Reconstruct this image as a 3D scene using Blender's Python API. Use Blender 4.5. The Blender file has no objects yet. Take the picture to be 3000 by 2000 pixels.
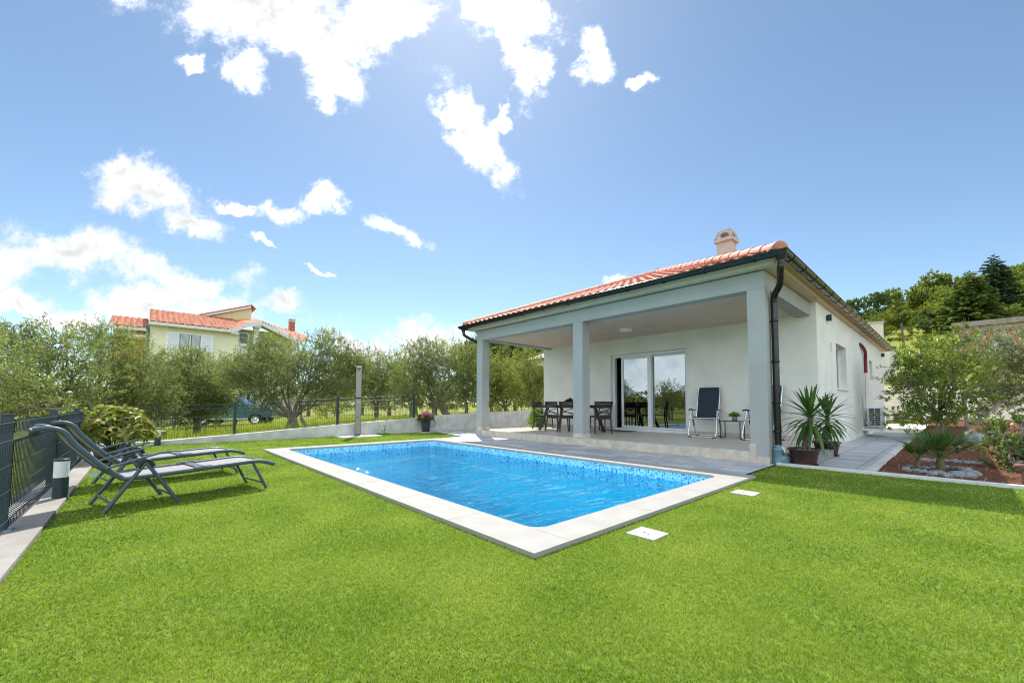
import bpy, math, random
import numpy as np
from mathutils import Vector, Matrix
SC = bpy.context.scene
COL = SC.collection
R = math.radians
rng = np.random.default_rng(7)
random.seed(7)

# ------------------------------------------------------------------ camera
CAM_F, CAM_CY, PITCH, ROLL, YAW = 1181.2, 1123.8, .0509, .0036, .7395
_f = np.array([-math.cos(YAW), math.sin(YAW), 0]); _r = np.array([math.sin(YAW), math.cos(YAW), 0]); _u = np.array([0, 0, 1.])
HF, HR = _f.copy(), _r.copy()
_cf = _f*math.cos(PITCH)+_u*math.sin(PITCH); _cu = _u*math.cos(PITCH)-_f*math.sin(PITCH)
_cr = _r*math.cos(ROLL)+_cu*math.sin(ROLL); _cu = _cu*math.cos(ROLL)-_r*math.sin(ROLL)
EYE = np.array([0, 0, 1.])
def ray(px, py): return _cf+_cr*(px-1500)/CAM_F+_cu*(CAM_CY-py)/CAM_F
def at(px, py, **k):
    """point of the place seen at a photo pixel, on the plane x= / y= / z= or at depth d="""
    d = ray(px, py); (a, v), = k.items()
    if a == 'd': return EYE+d*v
    i = 'xyz'.index(a); return EYE+d*((v-EYE[i])/d[i])
cam = bpy.data.cameras.new('camera'); cam_o = bpy.data.objects.new('camera', cam); COL.objects.link(cam_o)
cam.sensor_width = 36; cam.lens = CAM_F/3000*36; cam.shift_y = (CAM_CY-1000)/3000
cam.clip_start = .05; cam.clip_end = 9000
m = Matrix.Identity(4)
for i in range(3): m[i][0], m[i][1], m[i][2], m[i][3] = _cr[i], _cu[i], -_cf[i], EYE[i]
cam_o.matrix_world = m; SC.camera = cam_o

# ------------------------------------------------------------------ exposure, sun, sky
SC.view_settings.view_transform = 'Standard'; SC.view_settings.look = 'None'
SC.view_settings.exposure = EXPOSURE = .84; SC.view_settings.gamma = 1
SC.cycles.max_bounces = 8; SC.cycles.transparent_max_bounces = 12
SC.cycles.use_denoising = True; SC.cycles.filter_width = 1.1
SUN = Vector((-.492, .318, .808)).normalized()
sl = bpy.data.lights.new('sun', 'SUN'); sl.energy = 3.9; sl.angle = R(.53); sl.color = (1, .95, .87)
so = bpy.data.objects.new('sun', sl); COL.objects.link(so); so.location = (0, 0, 30)
so.rotation_euler = (-SUN).to_track_quat('-Z', 'Y').to_euler()
W = bpy.data.worlds.new('World'); SC.world = W; W.use_nodes = True
nt = W.node_tree; nt.nodes.clear()
def N(t, **k):
    n = nt.nodes.new(t)
    for a, b in k.items(): setattr(n, a, b)
    return n
def LK(a, b): nt.links.new(a, b)
def MATH(op, a, b=None, c=None, clamp=False):
    n = N('ShaderNodeMath', operation=op, use_clamp=clamp)
    for i, v in enumerate((a, b, c)):
        if v is None: continue
        if isinstance(v, (int, float)): n.inputs[i].default_value = v
        else: LK(v, n.inputs[i])
    return n.outputs[0]
def VDOT(a, v):
    n = N('ShaderNodeVectorMath', operation='DOT_PRODUCT'); LK(a, n.inputs[0]); n.inputs[1].default_value = v; return n.outputs['Value']
out = N('ShaderNodeOutputWorld')
sky = N('ShaderNodeTexSky', sky_type='NISHITA', sun_disc=False)
sky.sun_elevation = math.asin(SUN.z); sky.sun_rotation = math.atan2(SUN.x, SUN.y)
sky.air_density = .8; sky.dust_density = .24; sky.ozone_density = .8; sky.altitude = 80
bg = N('ShaderNodeBackground'); bg.inputs['Strength'].default_value = .097
sc_ = N('ShaderNodeMixRGB', blend_type='MULTIPLY'); sc_.inputs['Fac'].default_value = 1; LK(sky.outputs[0], sc_.inputs['Color1']); sc_.inputs['Color2'].default_value = (1.0, 1.07, 1.02, 1); LK(sc_.outputs[0], bg.inputs['Color'])
# clouds: blobs on the sky (as directions), their edges broken up by noise
tc = N('ShaderNodeTexCoord'); D = tc.outputs['Generated']
fw = MATH('MAXIMUM', MATH('ABSOLUTE', VDOT(D, tuple(HF))), .15)
U = MATH('DIVIDE', VDOT(D, tuple(HR)), fw); V = MATH('DIVIDE', VDOT(D, (0, 0, 1)), fw)
cmb = N('ShaderNodeCombineXYZ'); LK(U, cmb.inputs[0]); LK(V, cmb.inputs[1])
def NOISE(vec, scale, detail=6, rough=.6):
    n = N('ShaderNodeTexNoise'); LK(vec, n.inputs['Vector']); n.inputs['Scale'].default_value = scale
    n.inputs['Detail'].default_value = detail; n.inputs['Roughness'].default_value = rough; return n
warp = NOISE(cmb.outputs[0], 4.2, 9, .62)
wv = N('ShaderNodeVectorMath', operation='SUBTRACT'); LK(warp.outputs['Color'], wv.inputs[0]); wv.inputs[1].default_value = (.5, .5, .5)
ws = N('ShaderNodeVectorMath', operation='SCALE'); LK(wv.outputs[0], ws.inputs[0]); ws.inputs['Scale'].default_value = .26
wp = N('ShaderNodeVectorMath', operation='ADD'); LK(cmb.outputs[0], wp.inputs[0]); LK(ws.outputs[0], wp.inputs[1])
# (x, y, half width, half height, tilt in degrees) in a 2352 px wide view of the sky
CLOUDS = [(610, 20, 300, 110, -18), (720, 110, 170, 75, -28), (770, 165, 70, 60, -25), (900, 30, 120, 60, 10), (560, 165, 60, 55, -50), (700, -90, 500, 120, 0), (437, 148, 30, 26, 0),
          (1165, 40, 125, 75, -25), (1205, 165, 42, 90, 15), (1358, 120, 52, 95, 5), (1095, 315, 52, 150, 30), (1035, 235, 50, 40, 0), (1150, 250, 24, 34, 0),
          (1240, -120, 220, 110, 0), (345, 440, 150, 68, -14), (430, 500, 110, 38, -15), (290, 400, 60, 50, 0), (170, 575, 190, 62, -12), (400, 625, 180, 42, -8),
          (-60, 590, 180, 70, 0), (330, 690, 110, 60, 0), (480, 715, 130, 42, 0), (620, 708, 75, 34, 0), (40, 690, 100, 38, -15), (150, 735, 120, 30, 0),
          (540, 455, 55, 16, -12), (665, 480, 55, 26, -10), (735, 455, 42, 36, -20), (890, 522, 78, 30, -30), (630, 575, 46, 14, -25), (850, 800, 125, 52, -15),
          (800, 790, 60, 40, 0), (990, 795, 110, 54, -10), (1395, 645, 30, 13, -10), (740, 637, 26, 8, -10), (1480, 175, 30, 26, 0)]
def BLOB(cx, cy, rx, ry, rot):
    s = 3000/2352; d = ray(cx*s, cy*s); k = float(d@HF)
    mp = N('ShaderNodeMapping', vector_type='TEXTURE'); LK(wp.outputs[0], mp.inputs['Vector'])
    mp.inputs['Location'].default_value = (float(d@HR)/k, float(d[2])/k, 0)
    mp.inputs['Rotation'].default_value = (0, 0, R(rot)); mp.inputs['Scale'].default_value = (1.08*rx*s/CAM_F, 1.07*ry*s/CAM_F, 1)
    ln = N('ShaderNodeVectorMath', operation='LENGTH'); LK(mp.outputs[0], ln.inputs[0])
    return MATH('SUBTRACT', 1.0, ln.outputs['Value'])
dens = None
for c_ in CLOUDS:
    v = BLOB(*c_)
    dens = v if dens is None else MATH('SMOOTH_MAX', dens, v, .12)
fine = NOISE(cmb.outputs[0], 6.5, 14, .7)
d2 = MATH('ADD', dens, MATH('MULTIPLY', MATH('SUBTRACT', fine.outputs['Fac'], .5), 2.9))
mask = N('ShaderNodeMapRange', interpolation_type='SMOOTHSTEP'); LK(d2, mask.inputs['Value'])
mask.inputs['From Min'].default_value = -.16; mask.inputs['From Max'].default_value = .72
up = N('ShaderNodeMapRange'); LK(VDOT(D, (0, 0, 1)), up.inputs['Value']); up.inputs['From Min'].default_value = .0; up.inputs['From Max'].default_value = .06
# broken clouds away from the sun, spread and brightened as added fill light
fill_bank = N('ShaderNodeMapRange', interpolation_type='SMOOTHSTEP'); LK(NOISE(D, 3.2, 7, .6).outputs['Fac'], fill_bank.inputs['Value']); fill_bank.inputs['From Min'].default_value = .38; fill_bank.inputs['From Max'].default_value = .54
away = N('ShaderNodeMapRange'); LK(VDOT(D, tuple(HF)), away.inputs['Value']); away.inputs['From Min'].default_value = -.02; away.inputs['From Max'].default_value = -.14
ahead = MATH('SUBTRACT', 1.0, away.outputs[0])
cm = MATH('ADD', MATH('MULTIPLY', MATH('MULTIPLY', MATH('POWER', mask.outputs[0], 1.3), up.outputs[0]), ahead), MATH('MULTIPLY', fill_bank.outputs[0], away.outputs[0]))
# thick parts of a cloud are grey, thin parts near the sun are bright
thick = N('ShaderNodeMapRange', interpolation_type='SMOOTHSTEP'); LK(MATH('ADD', dens, MATH('MULTIPLY', MATH('SUBTRACT', NOISE(cmb.outputs[0], 5, 5).outputs['Fac'], .5), .7)), thick.inputs['Value'])
thick.inputs['From Min'].default_value = .45; thick.inputs['From Max'].default_value = 1.25
# relief: the side of every billow away from the sun is greyer
def OFF(v):
    n = N('ShaderNodeVectorMath', operation='ADD'); LK(cmb.outputs[0], n.inputs[0]); n.inputs[1].default_value = v; return n.outputs[0]
rel = MATH('SUBTRACT', NOISE(cmb.outputs[0], 7, 6, .6).outputs['Fac'], NOISE(OFF((.015, .055, 0)), 7, 6, .6).outputs['Fac'])
core = N('ShaderNodeMapRange', interpolation_type='SMOOTHSTEP'); LK(BLOB(610, 20, 320, 118, -14), core.inputs['Value']); core.inputs['From Min'].default_value = -.15; core.inputs['From Max'].default_value = .95; core.inputs['To Max'].default_value = .85
sh_ = MATH('ADD', MATH('MAXIMUM', thick.outputs[0], core.outputs[0]), MATH('MULTIPLY', rel, -1.4), clamp=True)
glow = N('ShaderNodeMapRange'); LK(VDOT(D, tuple(SUN)), glow.inputs['Value'])
glow.inputs['From Min'].default_value = .72; glow.inputs['From Max'].default_value = 1; glow.inputs['To Min'].default_value = 0; glow.inputs['To Max'].default_value = 1; glow.interpolation_type = 'SMOOTHSTEP'
lit = N('ShaderNodeMixRGB'); LK(glow.outputs[0], lit.inputs['Fac']); lit.inputs['Color1'].default_value = (.68, .67, .65, 1); lit.inputs['Color2'].default_value = (1.3, 1.27, 1.22, 1)
cc = N('ShaderNodeMixRGB'); LK(sh_, cc.inputs['Fac']); LK(lit.outputs[0], cc.inputs['Color1']); cc.inputs['Color2'].default_value = (.42, .43, .445, 1)
c3 = N('ShaderNodeMixRGB'); LK(away.outputs[0], c3.inputs['Fac']); LK(cc.outputs[0], c3.inputs['Color1']); c3.inputs['Color2'].default_value = (1.16, 1.3, 1.38, 1)   # clouds behind the camera, brightened to fill the shaded walls
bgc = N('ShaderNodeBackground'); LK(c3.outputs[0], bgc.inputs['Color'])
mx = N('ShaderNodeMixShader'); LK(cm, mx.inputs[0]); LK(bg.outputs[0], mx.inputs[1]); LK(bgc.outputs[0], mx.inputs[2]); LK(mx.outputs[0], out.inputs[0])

# ------------------------------------------------------------------ materials
MATS = {}
def mat(name, base=(.5, .5, .5), rough=.6, metal=0., var=.0, scale=6., bump=0., bscale=60., coat=0., spec=.5, col2=None, stretch=None, trans=0., detail=4):
    """principled material: two-tone noise colour, fine bump, optional leaf translucency"""
    if name in MATS: return MATS[name]
    M = bpy.data.materials.new(name); M.use_nodes = True; t = M.node_tree; P = t.nodes['Principled BSDF']
    P.inputs['Base Color'].default_value = (*base, 1); P.inputs['Roughness'].default_value = rough; P.inputs['Metallic'].default_value = metal
    P.inputs['Specular IOR Level'].default_value = spec; P.inputs['Coat Weight'].default_value = coat
    g = t.nodes.new('ShaderNodeTexCoord')
    vec = g.outputs['Object']
    if stretch:
        mp = t.nodes.new('ShaderNodeMapping'); mp.inputs['Scale'].default_value = stretch; t.links.new(vec, mp.inputs[0]); vec = mp.outputs[0]
    colsock = None
    if var or col2:
        n = t.nodes.new('ShaderNodeTexNoise'); n.inputs['Scale'].default_value = scale; n.inputs['Detail'].default_value = detail; n.inputs['Roughness'].default_value = .6
        t.links.new(vec, n.inputs['Vector'])
        mr = t.nodes.new('ShaderNodeMapRange'); mr.inputs['From Min'].default_value = .35; mr.inputs['From Max'].default_value = .65; t.links.new(n.outputs['Fac'], mr.inputs['Value'])
        c = t.nodes.new('ShaderNodeMixRGB'); t.links.new(mr.outputs[0], c.inputs['Fac'])
        a = tuple(x*(1-var) for x in base); b = col2 if col2 else tuple(min(1, x*(1+var)) for x in base)
        c.inputs['Color1'].default_value = (*a, 1); c.inputs['Color2'].default_value = (*b, 1)
        t.links.new(c.outputs[0], P.inputs['Base Color']); colsock = c.outputs[0]
    if bump:
        n2 = t.nodes.new('ShaderNodeTexNoise'); n2.inputs['Scale'].default_value = bscale; n2.inputs['Detail'].default_value = 4; t.links.new(vec, n2.inputs['Vector'])
        b = t.nodes.new('ShaderNodeBump'); b.inputs['Strength'].default_value = bump; b.inputs['Distance'].default_value = .01; t.links.new(n2.outputs['Fac'], b.inputs['Height']); t.links.new(b.outputs[0], P.inputs['Normal'])
    MATS[name] = M
    return M
def leaf_mat(name, c1=None, c2=None, c3=None, trans=.45, rough=.45, spec=.35, clump=1.2, cdet=2, camp=1.1):
    """leaves: colour varies per leaf and in soft clumps; light passes through"""
    if name in MATS: return MATS[name]
    M = bpy.data.materials.new(name); M.use_nodes = True; t = M.node_tree; P = t.nodes['Principled BSDF']; o = t.nodes['Material Output']
    ge = t.nodes.new('ShaderNodeNewGeometry'); rm = t.nodes.new('ShaderNodeValToRGB')
    rm.color_ramp.elements[0].color = (*c1, 1); rm.color_ramp.elements[1].color = (*c3, 1); e = rm.color_ramp.elements.new(.55); e.color = (*c2, 1)
    n = t.nodes.new('ShaderNodeTexNoise'); n.inputs['Scale'].default_value = clump; n.inputs['Detail'].default_value = cdet; g = t.nodes.new('ShaderNodeTexCoord'); t.links.new(g.outputs['Object'], n.inputs['Vector'])
    a = t.nodes.new('ShaderNodeMath'); a.operation = 'MULTIPLY_ADD'; t.links.new(ge.outputs['Random Per Island'], a.inputs[0]); a.inputs[1].default_value = .65
    b = t.nodes.new('ShaderNodeMath'); b.operation = 'MULTIPLY_ADD'; t.links.new(n.outputs['Fac'], b.inputs[0]); b.inputs[1].default_value = camp; b.inputs[2].default_value = .17-camp/2
    t.links.new(b.outputs[0], a.inputs[2]); t.links.new(a.outputs[0], rm.inputs['Fac'])
    t.links.new(rm.outputs[0], P.inputs['Base Color']); P.inputs['Roughness'].default_value = rough; P.inputs['Specular IOR Level'].default_value = spec
    tr = t.nodes.new('ShaderNodeBsdfTranslucent'); hs = t.nodes.new('ShaderNodeMixRGB'); hs.blend_type = 'MULTIPLY'; hs.inputs['Fac'].default_value = 1
    t.links.new(rm.outputs[0], hs.inputs['Color1']); hs.inputs['Color2'].default_value = (1.25, 1.35, .65, 1); t.links.new(hs.outputs[0], tr.inputs['Color'])
    mx = t.nodes.new('ShaderNodeMixShader'); mx.inputs[0].default_value = trans; t.links.new(P.outputs[0], mx.inputs[1]); t.links.new(tr.outputs[0], mx.inputs[2]); t.links.new(mx.outputs[0], o.inputs['Surface'])
    MATS[name] = M
    return M

# ------------------------------------------------------------------ mesh helpers
def link_mesh(name, verts, faces, mats, parent=None, smooth=False, fm=None, mods=None):
    me = bpy.data.meshes.new(name); me.from_pydata([tuple(v) for v in verts], [], faces); me.update()
    for M in (mats if isinstance(mats, (list, tuple)) else [mats]): me.materials.append(M)
    if fm is not None: me.polygons.foreach_set('material_index', fm)
    if smooth is True: me.polygons.foreach_set('use_smooth', [True]*len(me.polygons))
    elif smooth: me.polygons.foreach_set('use_smooth', smooth)
    o = bpy.data.objects.new(name, me); COL.objects.link(o)
    if parent is not None: o.parent = parent
    return o
def np_mesh(name, verts, n_per, mats, parent=None, smooth=False):
    """big mesh of equal faces: verts (nf*n_per,3), face k uses verts k*n_per..; no shared verts"""
    verts = np.ascontiguousarray(verts, dtype=np.float32).reshape(-1, 3); nv = len(verts); nf = nv//n_per
    me = bpy.data.meshes.new(name); me.vertices.add(nv); me.vertices.foreach_set('co', verts.ravel())
    me.loops.add(nv); me.loops.foreach_set('vertex_index', np.arange(nv, dtype=np.int32)); me.polygons.add(nf)
    me.polygons.foreach_set('loop_start', np.arange(0, nv, n_per, dtype=np.int32))
    me.update(calc_edges=True)
    me.materials.append(mats); o = bpy.data.objects.new(name, me); COL.objects.link(o)
    if smooth: me.polygons.foreach_set('use_smooth', [True]*nf)
    if parent is not None: o.parent = parent
    return o
class MB:
    """collects boxes, tubes, lathes... then build() links them as ONE mesh object"""
    def __init__(s): s.v = []; s.f = []; s.sm = []; s.mi = []; s.cur = 0
    def add(s, vs, fs, smooth=False):
        b = len(s.v); s.v += [Vector(v) for v in vs]; s.f += [tuple(i+b for i in f) for f in fs]; s.sm += [smooth]*len(fs); s.mi += [s.cur]*len(fs); return s
    def box(s, x0, x1, y0, y1, z0, z1, M=None):
        vs = [Vector((x, y, z)) for z in (z0, z1) for y in (y0, y1) for x in (x0, x1)]
        if M is not None: vs = [M @ v for v in vs]
        return s.add(vs, [(0, 2, 3, 1), (4, 5, 7, 6), (0, 1, 5, 4), (2, 6, 7, 3), (0, 4, 6, 2), (1, 3, 7, 5)])
    def cbox(s, c, sx, sy, sz, rot=None):
        M = Matrix.Translation(Vector(c)) @ (rot.to_4x4() if rot is not None else Matrix.Identity(4))
        return s.box(-sx/2, sx/2, -sy/2, sy/2, -sz/2, sz/2, M)
    def tube(s, pts, r, n=8, caps=True, flat=1.0, smooth=True):
        pts = [Vector(p) for p in pts]; k = len(pts); rs = r if isinstance(r, (list, tuple)) else [r]*k
        rings = []; side = None
        for i, p in enumerate(pts):
            t = (pts[min(i+1, k-1)]-pts[max(i-1, 0)]).normalized()
            if side is None: side = t.orthogonal().normalized() if abs(t.z) > .95 else t.cross(Vector((0, 0, 1))).normalized()
            side = (side-t*side.dot(t)).normalized(); up = t.cross(side)
            rings.append([p+(side*math.cos(2*math.pi*j/n)+up*math.sin(2*math.pi*j/n)*flat)*rs[i] for j in range(n)])
        vs = [v for q in rings for v in q]
        fs = [(i*n+j, i*n+(j+1) % n, (i+1)*n+(j+1) % n, (i+1)*n+j) for i in range(k-1) for j in range(n)]
        s.add(vs, fs, smooth)
        if caps: s.add(rings[0][::-1], [tuple(range(n))]); s.add(rings[-1], [tuple(range(n))])
        return s
    def bar(s, a, b, w, h, up=(0, 0, 1)):
        a, b, up = Vector(a), Vector(b), Vector(up); t = (b-a).normalized(); sd = t.cross(up).normalized(); up = sd.cross(t)
        vs = [p+sd*w/2*i+up*h/2*j for p in (a, b) for i, j in ((-1, -1), (1, -1), (1, 1), (-1, 1))]
        return s.add(vs, [(0, 1, 2, 3), (7, 6, 5, 4), (0, 4, 5, 1), (1, 5, 6, 2), (2, 6, 7, 3), (3, 7, 4, 0)])
    def lathe(s, prof, c=(0, 0, 0), n=24, smooth=True, rot=None):
        c = Vector(c); vs = []
        for r, z in prof:
            for j in range(n):
                a = 2*math.pi*j/n; p = Vector((r*math.cos(a), r*math.sin(a), z)); vs.append(c+(rot @ p if rot is not None else p))
        fs = [(i*n+j, i*n+(j+1) % n, (i+1)*n+(j+1) % n, (i+1)*n+j) for i in range(len(prof)-1) for j in range(n)]
        return s.add(vs, fs, smooth)
    def prism(s, poly, axis, a0, a1, smooth=False):
        """polygon in the two other axes, extruded along axis 'x','y','z' from a0 to a1"""
        i = 'xyz'.index(axis); o = [k for k in range(3) if k != i]; n = len(poly); vs = []
        for a in (a0, a1):
            for p in poly:
                q = [0, 0, 0]; q[i] = a; q[o[0]], q[o[1]] = p; vs.append(q)
        return s.add(vs, [tuple(range(n)), tuple(range(2*n-1, n-1, -1))]+[(j, j+n, (j+1) % n+n, (j+1) % n) for j in range(n)], smooth)
    def ball(s, c, r, sc=(1, 1, 1), n=10, m=7, jit=0., seed=0):
        q = random.Random(seed); c = Vector(c); vs = [c+Vector((0, 0, -r*sc[2]))]
        for i in range(1, m):
            th = math.pi*i/m-math.pi/2
            for j in range(n):
                ph = 2*math.pi*j/n; k = r*(1+q.uniform(-jit, jit)); vs.append(c+Vector((k*sc[0]*math.cos(th)*math.cos(ph), k*sc[1]*math.cos(th)*math.sin(ph), k*sc[2]*math.sin(th))))
        vs.append(c+Vector((0, 0, r*sc[2]))); L = len(vs)-1
        fs = [(0, 1+(j+1) % n, 1+j) for j in range(n)]+[(L, L-n+j, L-n+(j+1) % n) for j in range(n)]
        fs += [(1+i*n+j, 1+i*n+(j+1) % n, 1+(i+1)*n+(j+1) % n, 1+(i+1)*n+j) for i in range(m-2) for j in range(n)]
        return s.add(vs, fs, True)
    def build(s, name, mats, parent=None, world=True, bevel=0., fix=False):
        vs = s.v
        if parent is not None and world:
            I = WORLD[parent].inverted(); vs = [I @ v for v in vs]
        o = link_mesh(name, vs, s.f, mats, parent, smooth=s.sm, fm=s.mi)
        if parent is not None: WORLD[o] = WORLD[parent]
        else: WORLD[o] = Matrix.Identity(4)
        if bevel:
            b = o.modifiers.new('bevel', 'BEVEL'); b.width = bevel; b.segments = 2; b.limit_method = 'ANGLE'; b.angle_limit = R(40); b.harden_normals = False
        return o
WORLD = {}
def tag(o, label=None, cat=None, group=None, kind=None):
    if label: o['label'] = label
    if cat: o['category'] = cat
    if group: o['group'] = group
    if kind: o['kind'] = kind
    return o
def thing(name, label, cat, loc=(0, 0, 0), rz=0., group=None):
    o = bpy.data.objects.new(name, None); COL.objects.link(o); o.empty_display_size = .2
    o.location = loc; o.rotation_euler = (0, 0, rz); WORLD[o] = Matrix.Translation(Vector(loc)) @ Matrix.Rotation(rz, 4, 'Z')
    return tag(o, label, cat, group)
KIDS = {}
def dup(root, loc, rz=0., label=None, group=None, scale=None):
    """copy of a thing with copies of its parts and their sub-parts"""
    def cp(o, par):
        c = o.copy(); COL.objects.link(c); c.parent = par
        for ch in [q for q in bpy.data.objects if q.parent == o]: cp(ch, c)
        return c
    r = cp(root, None); r.location = loc; r.rotation_euler = (0, 0, rz)
    if scale: r.scale = (scale,)*3 if isinstance(scale, (int, float)) else scale
    return tag(r, label, None, group)
def struct(name, mb, m, bevel=0.): return tag(mb.build(name, m, bevel=bevel), kind='structure')
def bez(p, n=12):
    """Catmull-Rom through points"""
    p = [Vector(q) for q in p]; o = []
    for i in range(len(p)-1):
        a, b, c, d = p[max(i-1, 0)], p[i], p[i+1], p[min(i+2, len(p)-1)]
        for k in range(n):
            t = k/n; o.append(.5*((2*b)+(c-a)*t+(2*a-5*b+4*c-d)*t*t+(3*b-a-3*c+d)*t**3))
    return o+[p[-1]]
# ------------------------------------------------------------------ shared materials
STUCCO = mat('wall_stucco', (.78, .765, .72), .9, var=.06, scale=1.3, bump=.35, bscale=170)
TRIM = mat('trim_stucco', (.37, .38, .375), .9, var=.05, scale=2, bump=.55, bscale=160)
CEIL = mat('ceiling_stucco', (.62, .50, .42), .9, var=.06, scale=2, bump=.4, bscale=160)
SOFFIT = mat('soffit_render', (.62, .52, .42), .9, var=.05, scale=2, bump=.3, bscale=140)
TILE = mat('roof_tile', (.53, .20, .14), .65, var=.28, scale=5, bump=.2, bscale=40)
METAL = mat('dark_metal', (.042, .04, .04), .24, metal=.75, var=.2, scale=8)
ANTHRA = mat('anthracite_paint', (.022, .042, .058), .4, var=.15, scale=12)
WHITEP = mat('white_pvc', (.74, .77, .80), .35)
CONC = mat('concrete', (.56, .55, .52), .9, var=.16, scale=3.5, bump=.5, bscale=45)
CONCW = mat('concrete_warm', (.29, .268, .245), .9, var=.13, scale=2.5, bump=.4, bscale=40)
STONE = mat('coping_stone', (.325, .31, .29), .75, var=.06, scale=5, bump=.12, bscale=70)
FLOORT = mat('terrace_tile', (.56, .48, .41), .5, var=.1, scale=3, bump=.08, bscale=60, stretch=(1, 4, 1))
def glass_mat(name, tint, refl):
    M = bpy.data.materials.new(name); M.use_nodes = True; t = M.node_tree; o = t.nodes['Material Output']; t.nodes.remove(t.nodes['Principled BSDF'])
    tr = t.nodes.new('ShaderNodeBsdfTransparent'); tr.inputs[0].default_value = (*tint, 1)
    gl = t.nodes.new('ShaderNodeBsdfGlossy'); gl.inputs['Roughness'].default_value = .01; gl.inputs['Color'].default_value = (.95, .97, 1, 1)
    fr = t.nodes.new('ShaderNodeFresnel'); fr.inputs[0].default_value = 1.5
    a = t.nodes.new('ShaderNodeMath'); a.operation = 'ADD'; a.use_clamp = True; t.links.new(fr.outputs[0], a.inputs[0]); a.inputs[1].default_value = refl
    mx = t.nodes.new('ShaderNodeMixShader'); t.links.new(a.outputs[0], mx.inputs[0]); t.links.new(tr.outputs[0], mx.inputs[1]); t.links.new(gl.outputs[0], mx.inputs[2]); t.links.new(mx.outputs[0], o.inputs[0])
    return M
GLASS = glass_mat('solar_glass', (.34, .38, .37), .22)
GLASSB = glass_mat('blue_glass', (.16, .24, .30), .0)
def tiled(name, c1, c2, mortar, bw, rh, msize=.004, rough=.6, noise=(40, 1.5, 1), amt=.35, bump=.15, offset=.5):
    """brick pattern in the object's x/y with streaky noise"""
    M = bpy.data.materials.new(name); M.use_nodes = True; t = M.node_tree; P = t.nodes['Principled BSDF']; g = t.nodes.new('ShaderNodeTexCoord')
    b = t.nodes.new('ShaderNodeTexBrick'); b.offset = offset; t.links.new(g.outputs['Object'], b.inputs['Vector']); b.inputs['Scale'].default_value = 1
    b.inputs['Brick Width'].default_value = bw; b.inputs['Row Height'].default_value = rh; b.inputs['Mortar Size'].default_value = msize; b.inputs['Bias'].default_value = 0
    b.inputs['Color1'].default_value = (*c1, 1); b.inputs['Color2'].default_value = (*c2, 1); b.inputs['Mortar'].default_value = (*mortar, 1)
    mp = t.nodes.new('ShaderNodeMapping'); mp.inputs['Scale'].default_value = noise; t.links.new(g.outputs['Object'], mp.inputs[0])
    n = t.nodes.new('ShaderNodeTexNoise'); n.inputs['Scale'].default_value = 1; n.inputs['Detail'].default_value = 5; t.links.new(mp.outputs[0], n.inputs['Vector'])
    mr = t.nodes.new('ShaderNodeMapRange'); mr.inputs['From Min'].default_value = .3; mr.inputs['From Max'].default_value = .7; mr.inputs['To Min'].default_value = 1-amt; mr.inputs['To Max'].default_value = 1+amt; t.links.new(n.outputs['Fac'], mr.inputs['Value'])
    c = t.nodes.new('ShaderNodeMixRGB'); c.blend_type = 'MULTIPLY'; c.inputs['Fac'].default_value = 1; t.links.new(b.outputs['Color'], c.inputs['Color1']); t.links.new(mr.outputs[0], c.inputs['Color2'])
    t.links.new(c.outputs[0], P.inputs['Base Color']); P.inputs['Roughness'].default_value = rough
    bp = t.nodes.new('ShaderNodeBump'); bp.inputs['Strength'].default_value = bump; bp.inputs['Distance'].default_value = .004; bp.invert = True; t.links.new(b.outputs['Fac'], bp.inputs['Height']); t.links.new(bp.outputs[0], P.inputs['Normal'])
    return M
PAVER = tiled('paver_grey', (.33, .34, .37), (.52, .52, .54), (.12, .12, .13), .62, .31, .006, .55, (2.2, 34, 1), .42)
PATHP = tiled('path_paver', (.34, .35, .38), (.48, .48, .50), (.13, .13, .14), .53, .36, .007, .55, (2.0, 30, 1), .38, offset=0)

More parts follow.
